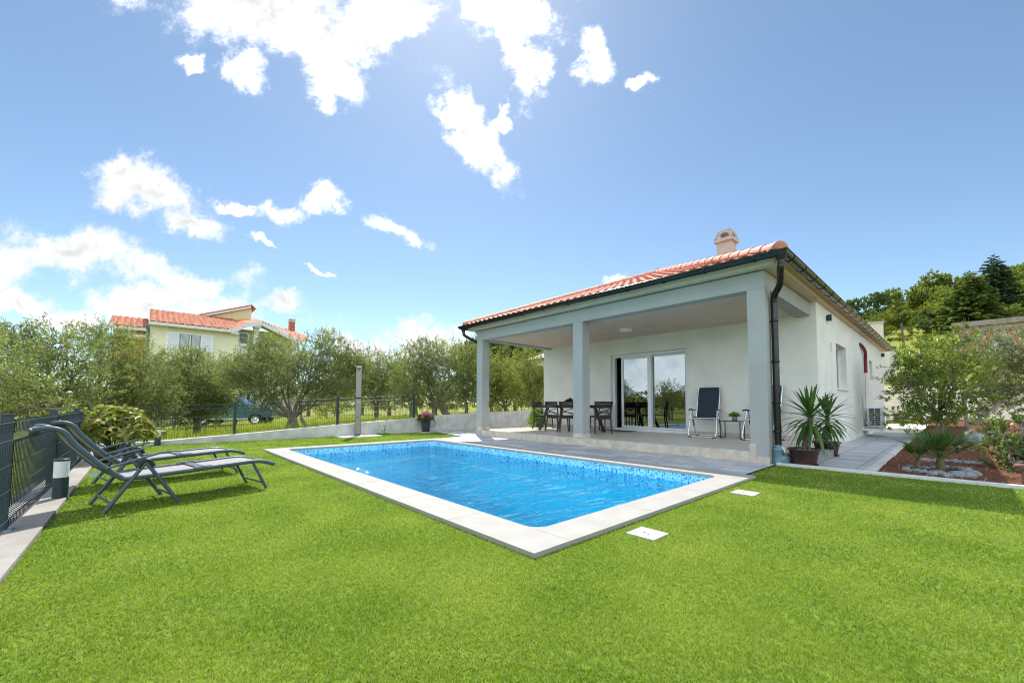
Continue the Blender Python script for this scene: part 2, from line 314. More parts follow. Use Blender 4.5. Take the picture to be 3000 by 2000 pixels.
# ------------------------------------------------------------------ terrain
def sstep(a, b, x): t = np.clip((x-a)/(b-a), 0, 1); return t*t*(3-2*t)
def vnoise(x, y, s, seed=0):
    """smooth value noise"""
    r = np.random.default_rng(seed).random((64, 64)); X = np.asarray(x)/s; Y = np.asarray(y)/s; i = np.floor(X).astype(int); j = np.floor(Y).astype(int); fx = X-i; fy = Y-j
    fx = fx*fx*(3-2*fx); fy = fy*fy*(3-2*fy); g = lambda a, b: r[a % 64, b % 64]
    return (g(i, j)*(1-fx)+g(i+1, j)*fx)*(1-fy)+(g(i, j+1)*(1-fx)+g(i+1, j+1)*fx)*fy-.5
CRX = np.array([1000, 1900, 2300, 2480, 2540, 2640, 2700, 2800, 2900, 3000, 3200, 3600]); CRY = np.array([1186, 1175, 1060, 985, 950, 925, 905, 872, 848, 832, 800, 780])
def terrain(x, y):
    x = np.asarray(x, float); y = np.asarray(y, float); d = HF[0]*x+HF[1]*y; l = HR[0]*x+HR[1]*y
    px = np.where(d > 1, 1500+CAM_F*l/np.maximum(d, 1), np.where(l > 0, 3600, 0)); px = np.clip(px, 0, 3600)
    h = np.full_like(x, -.1)
    fld = sstep(-12.9, -13.1, x); h = h+fld*(.05*np.clip(y, -1, 9)-.32*np.clip((-x-13)/8, 0, 1.2)+.12*vnoise(x, y, 3, 1))
    zc = 1+(1186-np.interp(px, CRX, CRY))*115/CAM_F
    k = sstep(1300, 2450, px)*sstep(27.0, 28.2, d)*(l > -20)
    t = np.clip((d-27)/88, 0, 1)
    hill = (2.15+np.maximum(zc-2.15, 0)*t**1.2+vnoise(x, y, 9, 2)*1.6*t+vnoise(x, y, 3.5, 3)*.8*np.sqrt(t))
    hill = np.where(d > 115, hill-(d-115)*.12, hill); h = h+k*np.maximum(hill-h, 0)
    far = np.hypot(x, y); h = h+sstep(140, 900, far)*sstep(.05, -.25, (HF[0]*x+HF[1]*y)/np.maximum(far, 1))*4+sstep(60, 130, far)*sstep(-.05, -.4, (HF[0]*x+HF[1]*y)/np.maximum(far, 1))*2
    return np.where((x > -9.9) & (x < -2.0) & (y > 2.1) & (y < 6.0), -3.0, h)
far_ = [130, 150, 180, 220, 280, 350, 450, 600, 800, 1100, 1600, 2500, 4000]
gx = np.unique(np.concatenate([np.arange(-125, 125.1, 2.5), np.arange(-26, 3, .8), [-13.1, -12.9, -9.95, -9.85, -2.05, -1.95], [-v for v in far_], far_]))
gy = np.unique(np.concatenate([np.arange(-125, 125.1, 2.5), np.arange(-4, 30, .8), [2.05, 2.15, 5.95, 6.05], [-v for v in far_], far_]))
GX, GY = np.meshgrid(gx, gy); GZ = terrain(GX, GY); nx, ny = len(gx), len(gy)
tv = np.stack([GX, GY, GZ], -1).reshape(-1, 3)
tf = [(j*nx+i, j*nx+i+1, (j+1)*nx+i+1, (j+1)*nx+i) for j in range(ny-1) for i in range(nx-1)]
MEADOW = mat('meadow', (.14, .20, .03), .95, col2=(.26, .24, .055), scale=.35, bump=.8, bscale=4, detail=9, spec=.1)
tag(link_mesh('terrain', tv, tf, MEADOW, smooth=True), kind='structure')

mx_, my_ = [], []; mv = []; mf = []; na = 90
for i in range(na+1):                                                # range across the valley behind the camera, distance haze mixed into its rock colour
    a = math.atan2(-HF[1], -HF[0])+R(-105+210*i/na); u = np.array([math.cos(a), math.sin(a)]); hh = 130+70*math.sin(i*.31)+45*math.sin(i*.83+1)+25*math.sin(i*1.9)
    for r, k in ((1500, 0), (1750, .35), (1950, .62), (2150, 1), (2600, .8)): mv.append((u[0]*r, u[1]*r, -5+hh*k*(1+.15*math.sin(i*2.7+r))))
mf = [(i*5+j, i*5+j+1, i*5+j+6, i*5+j+5) for i in range(na) for j in range(4)]
tag(link_mesh('mountains', mv, mf, mat('hazy_rock', (.26, .31, .36), .95, col2=(.38, .40, .42), scale=.006, detail=8), smooth=True), kind='structure')

# ------------------------------------------------------------------ yard sheets
LAWN = [[(-12.74, -.545), (-9.8, -.545), (-9.8, 6.2), (-10.0, 6.43), (-10.17, 7.22), (-12.74, 7.66)], [(-9.8, -.545), (-1.95, -.545), (-1.95, 2.0), (-9.8, 2.0)], [(-1.95, -.545), (3.6, -.545), (3.6, 7.835), (-2.04, 7.835), (-2.04, 6.2), (-1.95, 6.2)]]
def sheet(name, polys, z, m, kind='structure'):
    vs = []; fs = []
    for p in polys: b = len(vs); vs += [(x, y, z) for x, y in p]; fs.append(tuple(range(b, b+len(p))))
    return tag(link_mesh(name, vs, fs, m), kind=kind)
sheet('lawn', LAWN, 0, mat('turf_base', (.12, .18, .025), .95, var=.3, scale=30, bump=.8, bscale=120, spec=.1))
sheet('paving', [[(-9.9, 6.2), (-2.04, 6.2), (-2.04, 7.84), (-10.1, 7.84), (-10.17, 7.22), (-10.0, 6.43)], [(-12.74, 7.66), (-10.17, 7.22), (-10.1, 7.84), (-10.1, 12.9), (-12.74, 12.9)]], .02, PAVER)
b = MB().box(-2.0, -.955, 7.93, 19.5, -.08, .02); struct('path', b, PATHP)
b = MB().box(-.95, -.83, 7.935, 19.5, -.08, .028); struct('path_edging', b, CONC, .004)
b = MB().box(-2.04, 4, 7.84, 7.925, -.08, .045); struct('kerb', b, mat('kerb_stone', (.62, .62, .61), .85, var=.1, scale=6, bump=.2), .005)
b = MB().box(-12.74, 3.6, -.95, -.55, -.2, .03); struct('kerb', b, CONCW, .006)
b = MB().box(-9, -.84, 19.52, 29, -.1, .06); struct('patio', b, mat('pale_paving', (.7, .62, .55), .85, var=.08, scale=2))
# red soil of the planting bed
sx, sy = np.meshgrid(np.arange(-.83, 4.6, .085), np.concatenate([np.arange(7.93, 13, .085), np.arange(13.1, 30.2, .4)])); 
sz = .015+.018*np.clip(sy-11, 0, 20)+vnoise(sx, sy, .35, 5)*.05+vnoise(sx, sy, .12, 6)*.022+vnoise(sx, sy, 1.4, 8)*.06
sz = np.where((sx < -.75) | (sy < 8.0), np.minimum(sz, .02), sz)
n0, n1 = sx.shape[1], sx.shape[0]
SOILM = mat('red_soil', (.10, .038, .022), .95, col2=(.19, .085, .05), scale=14, bump=1.0, bscale=70, spec=.1, detail=8)
tag(link_mesh('soil', np.stack([sx, sy, sz], -1).reshape(-1, 3), [(j*n0+i, j*n0+i+1, (j+1)*n0+i+1, (j+1)*n0+i) for j in range(n1-1) for i in range(n0-1)], SOILM, smooth=True), kind='structure')
def soil_z(x, y): return float(.015+.018*np.clip(y-11, 0, 20)+vnoise(x, y, .35, 5)*.05+vnoise(x, y, 1.4, 8)*.06)
# small pale stones lying in the soil: nobody could count them
pv = []
for _ in range(1000):
    y = 8.0+random.random()**1.5*7; x = random.uniform(-.78, 1.6); s = random.choice([.006, .009, .012, .02]); z = soil_z(x, y)
    c = np.array([x, y, z+s*.5]); q = np.random.default_rng(_).normal(size=(3, 3)); q, _r2 = np.linalg.qr(q); q = q*s*np.array([[1], [.8], [.6]])
    P6 = [c+q[0], c+q[1], c-q[0], c-q[1], c+q[2], c-q[2]]
    for a, b2, e in ((0, 1, 4), (1, 2, 4), (2, 3, 4), (3, 0, 4), (1, 0, 5), (2, 1, 5), (3, 2, 5), (0, 3, 5)): pv += [P6[a], P6[b2], P6[e]]
tag(np_mesh('pebbles', np.array(pv), 3, mat('pebble', (.27, .19, .15), .85, var=.3, scale=9)), kind='stuff')

# ------------------------------------------------------------------ swimming pool
pool = thing('swimming_pool', 'rectangular swimming pool with pale stone coping and blue mosaic rim', 'swimming pool', (-5.9, 4.05, 0))
PX0, PX1, PY0, PY1 = -9.55, -2.21, 2.28, 5.83; OX0, OX1, OY0, OY1 = -9.885, -1.87, 1.905, 6.24
def rounded(x0, x1, y0, y1, r, n=5):
    o = []
    for cx, cy, a0 in ((x1-r, y1-r, 0), (x0+r, y1-r, 90), (x0+r, y0+r, 180), (x1-r, y0+r, 270)):
        for k in range(n+1): a = R(a0+90*k/n); o.append((cx+r*math.cos(a), cy+r*math.sin(a)))
    return o
inn = rounded(PX0, PX1, PY0, PY1, .14); ninn = len(inn)
oc = [(OX1, OY1), (OX0, OY1), (OX0, OY0), (OX1, OY0)]
# coping ring: top face split so that outer corners join the rounded inner rim
cv = []; cf = []
per = 6
outr = []
for q in range(4): outr += [oc[q]]*per
for (x, y), (X, Y) in zip(inn, outr):
    cv += [(x, y, .037), (X, Y, .037), (x, y, -.005), (X, Y, -.09)]
for i in range(ninn):
    j = (i+1) % ninn; a, c = i*4, j*4
    if outr[i] == outr[j]: cf.append((a, a+1, c))
    else: cf += [(a, a+1, c+1, c), (a+1, a+3, c+3, c+1)]
    cf += [(a, c, c+2, a+2)]
jb = MB()                                                            # joints between the slabs
for k in range(1, 8):
    x = OX0+k*1.0
    jb.box(x-.002, x+.002, OY0+.01, PY0-.005, .036, .0382).box(x-.002, x+.002, PY1+.005, OY1-.01, .036, .0382)
for k in range(1, 5):
    y = OY0+.37+(k-1)*1.18
    jb.box(OX0+.01, PX0-.005, y-.002, y+.002, .036, .0382).box(PX1+.005, OX1-.01, y-.002, y+.002, .036, .0382)
nc = len(cf); cf += [tuple(i+len(cv) for i in f) for f in jb.f]; cv += [tuple(v) for v in jb.v]
cop = link_mesh('coping', [Vector(v)-Vector((-5.9, 4.05, 0)) for v in cv], cf, [mat('coping_stone'), mat('joint_grey', (.33, .31, .29), .9)], pool, fm=[0]*nc+[1]*(len(cf)-nc))
def mosaic_mat():
    M = bpy.data.materials.new('pool_mosaic'); M.use_nodes = True; t = M.node_tree; P = t.nodes['Principled BSDF']
    g = t.nodes.new('ShaderNodeNewGeometry'); s = t.nodes.new('ShaderNodeSeparateXYZ'); t.links.new(g.outputs['Position'], s.inputs[0])
    def mt(op, a, b=None):
        n = t.nodes.new('ShaderNodeMath'); n.operation = op
        for i, v in enumerate((a, b)):
            if v is None: continue
            if isinstance(v, (int, float)): n.inputs[i].default_value = v
            else: t.links.new(v, n.inputs[i])
        return n.outputs[0]
    T = .026
    a = mt('DIVIDE', mt('ADD', s.outputs[0], s.outputs[1]), T); z = mt('DIVIDE', s.outputs[2], T); fa, fz = mt('FLOOR', a), mt('FLOOR', z)
    c = t.nodes.new('ShaderNodeCombineXYZ'); t.links.new(fa, c.inputs[0]); t.links.new(fz, c.inputs[1])
    w = t.nodes.new('ShaderNodeTexWhiteNoise'); w.noise_dimensions = '2D'; t.links.new(c.outputs[0], w.inputs['Vector'])
    n2 = t.nodes.new('ShaderNodeTexNoise'); n2.inputs['Scale'].default_value = .35; t.links.new(c.outputs[0], n2.inputs['Vector'])
    r = t.nodes.new('ShaderNodeValToRGB'); r.color_ramp.interpolation = 'CONSTANT'; e = r.color_ramp.elements
    e[0].color = (.14, .52, .78, 1); e[1].position = .45; e[1].color = (.22, .66, .86, 1)
    q = e.new(.72); q.color = (.06, .33, .66, 1); q = e.new(.83); q.color = (.025, .13, .48, 1)
    t.links.new(mt('ADD', mt('MULTIPLY', w.outputs['Value'], .8), mt('MULTIPLY', n2.outputs['Fac'], .28)), r.inputs['Fac'])
    g1 = mt('MAXIMUM', mt('LESS_THAN', mt('FRACT', a), .1), mt('LESS_THAN', mt('FRACT', z), .1))
    mx = t.nodes.new('ShaderNodeMixRGB'); t.links.new(g1, mx.inputs['Fac']); t.links.new(r.outputs[0], mx.inputs['Color1']); mx.inputs['Color2'].default_value = (.7, .86, .92, 1)
    t.links.new(mx.outputs[0], P.inputs['Base Color']); P.inputs['Roughness'].default_value = .25
    return M
wv_ = []; wf_ = []
BT, BM = -.004, -.30
for x, y in inn: wv_ += [(x, y, BT), (x, y, BM)]
link_mesh('mosaic_band', [Vector(v)-Vector((-5.9, 4.05, 0)) for v in wv_], [(2*i, 2*((i+1) % ninn), 2*((i+1) % ninn)+1, 2*i+1) for i in range(ninn)], mosaic_mat(), pool)
LINER = mat('pool_liner', (.045, .60, .80), .5, col2=(.08, .67, .84), scale=1.5)
bb = MB(); DEPTH = -1.35
vs = [(x, y, BM) for x, y in inn]+[(x, y, DEPTH) for x, y in inn]
bb.add(vs, [(i, (i+1) % ninn, (i+1) % ninn+ninn, i+ninn) for i in range(ninn)]+[tuple(range(ninn, 2*ninn))]); bb.build('basin', LINER, pool)
def water_mat():
    M = bpy.data.materials.new('pool_water'); M.use_nodes = True; t = M.node_tree; o = t.nodes['Material Output']; t.nodes.remove(t.nodes['Principled BSDF'])
    g = t.nodes.new('ShaderNodeTexCoord'); mp = t.nodes.new('ShaderNodeMapping'); mp.inputs['Rotation'].default_value = (0, 0, R(48)); mp.inputs['Scale'].default_value = (1, .38, 1); t.links.new(g.outputs['Object'], mp.inputs[0])
    bl = None; nrm = None
    for sc, stg, ds in ((2.2, .8, .22), (6.0, .8, .11), (15, .5, .03)):
        n = t.nodes.new('ShaderNodeTexNoise'); n.inputs['Scale'].default_value = sc; n.inputs['Detail'].default_value = 2; t.links.new(mp.outputs[0], n.inputs['Vector'])
        b = t.nodes.new('ShaderNodeBump'); b.inputs['Strength'].default_value = stg; b.inputs['Distance'].default_value = ds; t.links.new(n.outputs['Fac'], b.inputs['Height'])
        if nrm: t.links.new(nrm, b.inputs['Normal'])
        nrm = b.outputs[0]
    tr = t.nodes.new('ShaderNodeBsdfTransparent'); tr.inputs[0].default_value = (.56, .93, .98, 1)
    gl = t.nodes.new('ShaderNodeBsdfGlossy'); gl.inputs['Roughness'].default_value = .02; t.links.new(nrm, gl.inputs['Normal'])
    fr = t.nodes.new('ShaderNodeFresnel'); fr.inputs[0].default_value = 1.33; t.links.new(nrm, fr.inputs['Normal'])
    mx = t.nodes.new('ShaderNodeMixShader'); t.links.new(fr.outputs[0], mx.inputs[0]); t.links.new(tr.outputs[0], mx.inputs[1]); t.links.new(gl.outputs[0], mx.inputs[2]); t.links.new(mx.outputs[0], o.inputs[0])
    return M
tag(link_mesh('water', [(x, y, -.125) for x, y in inn], [tuple(range(ninn))], water_mat()), kind='structure')

# ------------------------------------------------------------------ the bungalow
XL, XE, YH, YB, WXL, WXR, YE = -10.18, -2.117, 7.772, 11.0, -10.3, -2.01, 23.58
ZB, ZS, ZW = 3.012, 3.31, 3.33
house = thing('bungalow', 'cream single storey bungalow with red tiled hip roof and pillared terrace', 'house', (-6, 15, 0))
TH = .3
DX0, DX1, DZ1 = -7.39, -4.925, 2.566
w = MB()                                                            # walls with their openings
w.box(WXL, DX0, YB, YB+TH, 0, ZW).box(DX1, WXR-TH, YB, YB+TH, 0, ZW).box(DX0, DX1, YB, YB+TH, DZ1, ZW).box(DX0, DX1, YB, YB+TH, 0, .2)
wins = [(13.14, 14.57, 1.425, 2.61), (19.15, 19.92, 2.0, 2.63)]
y0 = YB
for a, c, z0, z1 in wins:
    w.box(WXR-TH, WXR, y0, a, 0, ZW).box(WXR-TH, WXR, a, c, 0, z0).box(WXR-TH, WXR, a, c, z1, ZW); y0 = c
w.box(WXR-TH, WXR, y0, YE, 0, ZW).box(WXL, WXL+TH, YB+TH, YE, 0, ZW).box(WXL+TH, WXR-TH, YE-TH, YE, 0, ZW)
w.build('wall', STUCCO, house)
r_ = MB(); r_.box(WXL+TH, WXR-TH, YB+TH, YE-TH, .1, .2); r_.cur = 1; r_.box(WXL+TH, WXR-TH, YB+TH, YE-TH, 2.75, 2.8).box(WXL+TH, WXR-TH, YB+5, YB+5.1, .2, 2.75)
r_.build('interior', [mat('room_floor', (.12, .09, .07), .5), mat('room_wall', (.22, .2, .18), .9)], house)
for x0, x1 in ((XL, -9.90), (-6.29, -6.007), (-2.397, XE)):         # pillars with tiled feet
    z0 = .02 if x0 != -6.29 else .2
    c = MB().box(x0, x1, YH, YH+.28, z0, ZB-.002); col = c.build('column', TRIM, house)
    f = MB()
    if x0 == -6.29: f.box(x0-.012, x1+.012, YH-.004, YH+.292, .203, .30)
    elif x0 == XL: f.box(x1-.2, x1+.012, YH-.003, YH+.292, .203, .30)
    else: f.box(x0-.015, x0+.09, YH-.016, YH-.001, .02, .34).box(x0+.092, x1+.006, YH-.014, YH-.001, .02, .13)
    WORLD[col] = WORLD[house]; f.build('column_foot', FLOORT, col)
bm_ = MB().box(XL, XE, YH, YH+.28, ZB, ZS).box(XL, -9.9, YH+.28, YB, ZB, ZS).box(-2.397, XE, YH+.28, YB, ZB, ZS); bm_.build('beam', TRIM, house)
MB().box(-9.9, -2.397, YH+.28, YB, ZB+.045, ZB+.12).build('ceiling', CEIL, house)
OV = .205
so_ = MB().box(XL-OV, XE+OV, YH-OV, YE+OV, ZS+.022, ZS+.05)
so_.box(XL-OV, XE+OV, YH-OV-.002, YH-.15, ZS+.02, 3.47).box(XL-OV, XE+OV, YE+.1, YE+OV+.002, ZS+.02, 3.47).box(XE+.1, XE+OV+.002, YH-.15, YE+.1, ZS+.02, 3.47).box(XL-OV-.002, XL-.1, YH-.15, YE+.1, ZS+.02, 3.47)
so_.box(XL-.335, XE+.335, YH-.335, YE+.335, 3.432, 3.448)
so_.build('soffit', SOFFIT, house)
# tiled hip roof: barrel tiles in courses on four slopes
EX0, EX1, EY0, EY1, EZ = XL-.34, XE+.34, YH-.34, YE+.34, 3.455
TAN = .376; HW = (EX1-EX0)/2
def slope(mb, o, e, s_, L, top, keep, TAN=TAN, step=.21):
    """o eave corner, e along the eave, s_ up the slope (horizontal part), L eave length, top slope run; hips at 45 degrees"""
    o, e, s_ = Vector(o), Vector(e), Vector(s_); up = Vector((0, 0, 1)); n = (up-s_*TAN).normalized()
    pitch = .36; nu = int(L/step)
    rows = int(top/pitch)+1
    for r in range(rows):
        v0, v1 = r*pitch-.03 if r else 0, min((r+1)*pitch, top)
        vs = []; cols = []
        for k in range(nu*6+1):
            u = k*L/(nu*6); ph = k/6*2*math.pi
            hgt = .046*abs(math.sin(ph/2))**.85
            for v, lift in ((v0, .035), (v1, .0)):
                uu = u if keep is None else min(max(u, min(v, L/2)), L-min(v, L/2)) if keep else min(max(u, v), L-v)
                vs.append(o+e*uu+s_*v+up*(v*TAN)+n*(hgt+lift))
        m_ = nu*6+1
        mb.add(vs, [(2*k, 2*k+2, 2*k+3, 2*k+1) for k in range(m_-1)], True)
        # front edge of the course
        fv = []
        for k in range(m_): fv += [vs[2*k], vs[2*k]-n*(.02 if r else .018)]
        mb.add(fv, [(2*k, 2*k+1, 2*k+3, 2*k+2) for k in range(m_-1)])
rf = MB(); WX, LY = EX1-EX0, EY1-EY0
slope(rf, (EX0, EY0, EZ), (1, 0, 0), (0, 1, 0), WX, HW, True); slope(rf, (EX1, EY0, EZ), (0, 1, 0), (-1, 0, 0), LY, HW, False)
slope(rf, (EX1, EY1, EZ), (-1, 0, 0), (0, -1, 0), WX, HW, True); slope(rf, (EX0, EY1, EZ), (0, -1, 0), (1, 0, 0), LY, HW, False)
roof = rf.build('roof', TILE, house)
cap = MB(); AP = EZ+HW*TAN
def caps(a, b, r=.115):
    a, b = Vector(a), Vector(b); L = (b-a).length; t = (b-a)/L; sd = t.cross(Vector((0, 0, 1))).normalized(); up = sd.cross(t); n = max(1, int(L/.37))
    for k in range(n):
        p, q = a+t*(L*k/n-.02), a+t*(L*(k+1)/n+.015); vs = []
        for c, rr in ((p, r*1.1), (q, r*.95)):
            for j in range(9): an = math.pi*j/8; vs.append(c+sd*math.cos(an)*rr+up*math.sin(an)*rr*.95)
        cap.add(vs, [(j, j+1, j+10, j+9) for j in range(8)], True)
        cap.add([v for v in vs[:9]]+[p+(v-p)*.88 for v in vs[:9]], [(j, j+9, j+10, j+1) for j in range(8)])
    vs = [a-t*.03+sd*math.cos(math.pi*j/12)*r*1.15+up*math.sin(math.pi*j/12)*r*1.1 for j in range(13)]
    cap.add(vs, [tuple(range(13))]); cap.add(vs+[v+t*.06 for v in vs], [(j, j+1, j+14, j+13) for j in range(12)], True)
for (cx, cy), (ax_, ay) in zip(((EX0+.05, EY0+.05), (EX1-.05, EY0+.05), (EX0+.05, EY1-.05), (EX1-.05, EY1-.05)), ((1, 1), (-1, 1), (1, -1), (-1, -1))):
    caps((cx, cy, EZ+.06), (cx+ax_*(HW-.05), cy+ay*(HW-.05), AP+.04))
caps((EX0+HW, EY0+HW, AP+.05), (EX0+HW, EY1-HW, AP+.05))
cap.build('ridge_tile', TILE, roof)
# chimney with arched vent cap
CH = mat('chimney_render', (.50, .42, .385), .9, var=.08, scale=6, bump=.4, bscale=120)
ch = MB().box(-4.23, -3.86, 11.42, 11.79, 4.15, 5.42).build('chimney', CH, roof)
WORLD[ch] = WORLD[house]
cc_ = MB(); cx, cy = -4.045, 11.605
cc_.box(cx-.24, cx+.24, cy-.24, cy+.24, 5.412, 5.46)
def arch_wall(mb, org, du, wb, wt, h, thick, inward):
    """a trapezium wall with an arched opening"""
    org, du, inward = Vector(org), Vector(du), Vector(inward); k = 12
    outer = []; hole = []
    for j in range(k+1):
        a = math.pi*(1-j/k); hole.append((.145*math.cos(a), .05+.155*math.sin(a)))
        u = -wb+2*wb*j/k; 
    # fan of quads from the arch to the outline
    for j in range(k+1):
        x, z = hole[j]; fx = -1+2*j/k
        if j == 0: outer.append((-wb, 0.05))
        elif j == k: outer.append((wb, 0.05))
        elif j < 3: t = j/3; outer.append((-wb+(wb-wt)*t, .05+(h-.05)*t))
        elif j > k-3: t = (k-j)/3; outer.append((wb-(wb-wt)*t, .05+(h-.05)*t))
        else: outer.append((-wt+2*wt*(j-3)/(k-6), h))
    P = lambda u, z, d: org+du*u+Vector((0, 0, z))+inward*(d+z*.3)
    for d, flip in ((0, False), (thick, True)):
        vs = [P(*q, d) for q in hole]+[P(*q, d) for q in outer]; fs = [(j, j+1, k+2+j, k+1+j) for j in range(k)]
        mb.add(vs, [f[::-1] for f in fs] if flip else fs)
    vs = [P(*q, 0) for q in hole]+[P(*q, thick) for q in hole]; mb.add(vs, [(j, k+1+j, k+2+j, j+1) for j in range(k)])
    mb.add([P(-wb, 0, 0), P(wb, 0, 0), P(wb, .05, 0), P(-wb, .05, 0), P(-wb, 0, thick), P(wb, 0, thick), P(wb, .05, thick), P(-wb, .05, thick)], [(0, 1, 2, 3), (7, 6, 5, 4), (3, 2, 6, 7)])
for dx, dy, ux, uy in ((0, -1, 1, 0), (1, 0, 0, 1), (0, 1, -1, 0), (-1, 0, 0, -1)):
    arch_wall(cc_, (cx+dx*.235, cy+dy*.235, 5.46), (ux, uy, 0), .235, .165, .265, .04, (-dx, -dy, 0))
cc_.box(cx-.165, cx+.165, cy-.165, cy+.165, 5.71, 5.735)
cc_.build('chimney_cap', mat('chimney_stone', (.5, .43, .4), .9, var=.1, scale=6, bump=.3), ch)
# gutters all round with their brackets
GZ_, GR, GO = 3.46, .08, .36
def gutter(mb, br, a, b, outw, mit=True):
    a, b, outw = Vector(a), Vector(b), Vector(outw); t = (b-a).normalized(); vs = []
    for c, s in ((a, -1), (b, 1)):
        for j in range(10):
            an = math.pi+math.pi*j/9; x = math.cos(an)*GR; vs.append(c+outw*x+t*s*x*(1 if mit else 0)+Vector((0, 0, math.sin(an)*GR*1.05)))
    mb.add(vs, [(j, j+1, j+11, j+10) for j in range(9)], True)
    mb.add([v*1 for v in vs]+[v+Vector((0, 0, .003))-outw*0 for v in vs], [(j+20, j+30, j+31, j+21) for j in range(9)], True)
    mb.tube([a+outw*GR+t*-GR, b+outw*GR+t*GR], .011, 6); n = int((b-a).length/.78)
    for k in range(1, n+1):
        p = a+(b-a)*(k-.5)/n; pts = [p+outw*math.cos(math.pi+math.pi*j/9)*(GR+.006)+Vector((0, 0, math.sin(math.pi+math.pi*j/9)*(GR+.008)*1.05)) for j in range(10)]
        q_ = MB(); br.append(q_)
        for j in range(9): q_.bar(pts[j], pts[j+1], .028, .006, up=(p-pts[j]))
gt, gb = MB(), []; A0, A1, B0, B1 = XL-GO, XE+GO, YH-GO, YE+GO
gutter(gt, gb, (A0, B0, GZ_), (A1, B0, GZ_), (0, -1, 0)); gutter(gt, gb, (A1, B0, GZ_), (A1, B1, GZ_), (1, 0, 0)); gutter(gt, gb, (A1, B1, GZ_), (A0, B1, GZ_), (0, 1, 0)); gutter(gt, gb, (A0, B1, GZ_), (A0, B0, GZ_), (-1, 0, 0))
gut = gt.build('gutter', METAL, house); WORLD[gut] = WORLD[house]; [q_.build('bracket', mat('black_metal', (.012, .012, .013), .4), gut) for q_ in gb]
def downpipe(path, r, cl):
    d = MB(); d.lathe([(.05, -.02), (.075, .03), (.085, .11)], path[0]-Vector((0, 0, .0)), 16); d.tube(bez(path, 8), r, 14)
    o = d.build('downpipe', METAL, house); WORLD[o] = WORLD[house]
    for z in cl: c = MB(); c.lathe([(r+.001, -.018), (r+.007, -.018), (r+.007, .018), (r+.001, .018)], (path[-1].x, path[-1].y, z), 16); c.cbox((path[-1].x-.05*(1 if path[-1].x > -6 else -1), path[-1].y, z), .07, .02, .02); c.build('pipe_clip', METAL, o)
V3 = Vector
downpipe([V3((A1-.03, B0+.03, 3.33)), V3((A1-.03, B0+.035, 3.26)), V3((A1-.05, B0+.06, 3.17)), V3((-1.9, 7.80, 3.03)), V3((-2.02, 7.96, 2.9)), V3((-2.045, 8.0, 2.78)), V3((-2.045, 8.0, 2.5)), V3((-2.045, 8.0, .25))], .052, (2.45, 1.75, 1.05, .55))
downpipe([V3((A0+.05, B0+.05, 3.33)), V3((A0+.05, B0+.06, 3.26)), V3((A0+.09, B0+.1, 3.17)), V3((-10.31, 7.86, 2.99)), V3((-10.25, 8.1, 2.86)), V3((-10.235, 8.15, 2.7)), V3((-10.235, 8.15, .02))], .045, (2.2, 1.1))
# terrace slab, riser, trim, skirting
ts = MB().box(-9.88, -2.4, YH+.02, YB-.02, .0, .203).box(XL+.01, XE, YH+.29, YB-.02, .0, .2025)
ter = ts.build('terrace_floor', tiled('terrace_floor_tile', (.52, .46, .41), (.57, .51, .45), (.38, .34, .3), .6, .6, .004, .35, (3, 22, 1), .12, .05), house); WORLD[ter] = WORLD[house]
MB().box(-9.899, -2.413, YH+.002, YH+.018, .021, .1985).build('riser', mat('riser_tile', (.56, .49, .40), .6, var=.14, scale=7, bump=.1, bscale=40), ter)
MB().box(-9.899, -2.413, YH-.004, YH+.016, .1995, .2065).build('edge_trim', mat('alu', (.75, .76, .78), .35, metal=.6), ter)
for x0, x1 in ((WXL+.1, DX0), (DX1, WXR-.15)): MB().box(x0, x1, YB-.012, YB-.001, .204, .30).build('skirting', FLOORT, ter)
# sliding door
def frame_rect(mb, x0, x1, z0, z1, y, w, d): mb.box(x0, x1, y, y+d, z0, z0+w).box(x0, x1, y, y+d, z1-w, z1).box(x0, x0+w, y, y+d, z0+w, z1-w).box(x1-w, x1, y, y+d, z0+w, z1-w)
fx0, fx1, fy = DX0+.012, DX1-.012, YB+.10
fr = MB(); frame_rect(fr, fx0, fx1, .205, DZ1-.004, fy, .075, .14); fr.box(-6.155, -6.045, fy-.012, fy+.10, .28, DZ1-.08)
dr = fr.build('sliding_door', WHITEP, house, bevel=.004); WORLD[dr] = WORLD[house]
sa = MB(); frame_rect(sa, fx0+.31, -6.08, .285, DZ1-.085, fy+.02, .068, .05); sa.build('sash', WHITEP, dr, bevel=.004)
sa = MB(); frame_rect(sa, -6.10, fx1-.075, .285, DZ1-.085, fy+.075, .05, .05); sa.build('sash', WHITEP, dr, bevel=.004)
MB().box(fx0+.37, -6.14, fy+.043, fy+.049, .35, DZ1-.15).build('pane', GLASS, dr); MB().box(-6.055, fx1-.12, fy+.098, fy+.104, .33, DZ1-.13).build('pane', GLASS, dr)
MB().box(fx0+.08, fx0+.115, fy-.02, fy+.0, 1.05, 1.25).build('handle', mat('alu'), dr)
# side windows
for i, (a, c, z0, z1) in enumerate(wins):
    f = MB(); xg = WXR-.16; w_ = .05
    f.box(xg-.06, xg, a, c, z0, z0+w_).box(xg-.06, xg, a, c, z1-w_, z1).box(xg-.06, xg, a, a+w_, z0+w_, z1-w_).box(xg-.06, xg, c-w_, c, z0+w_, z1-w_)
    wn = f.build('window', WHITEP, house, bevel=.004); WORLD[wn] = WORLD[house]
    MB().box(xg-.035, xg-.028, a+w_, c-w_, z0+w_, z1-w_).build('pane', GLASSB, wn); MB().box(xg-.02, WXR+.035, a-.03, c+.03, z0-.028, z0-.002).build('sill', mat('sill_stone', (.66, .56, .46), .7, var=.08), wn, bevel=.004)

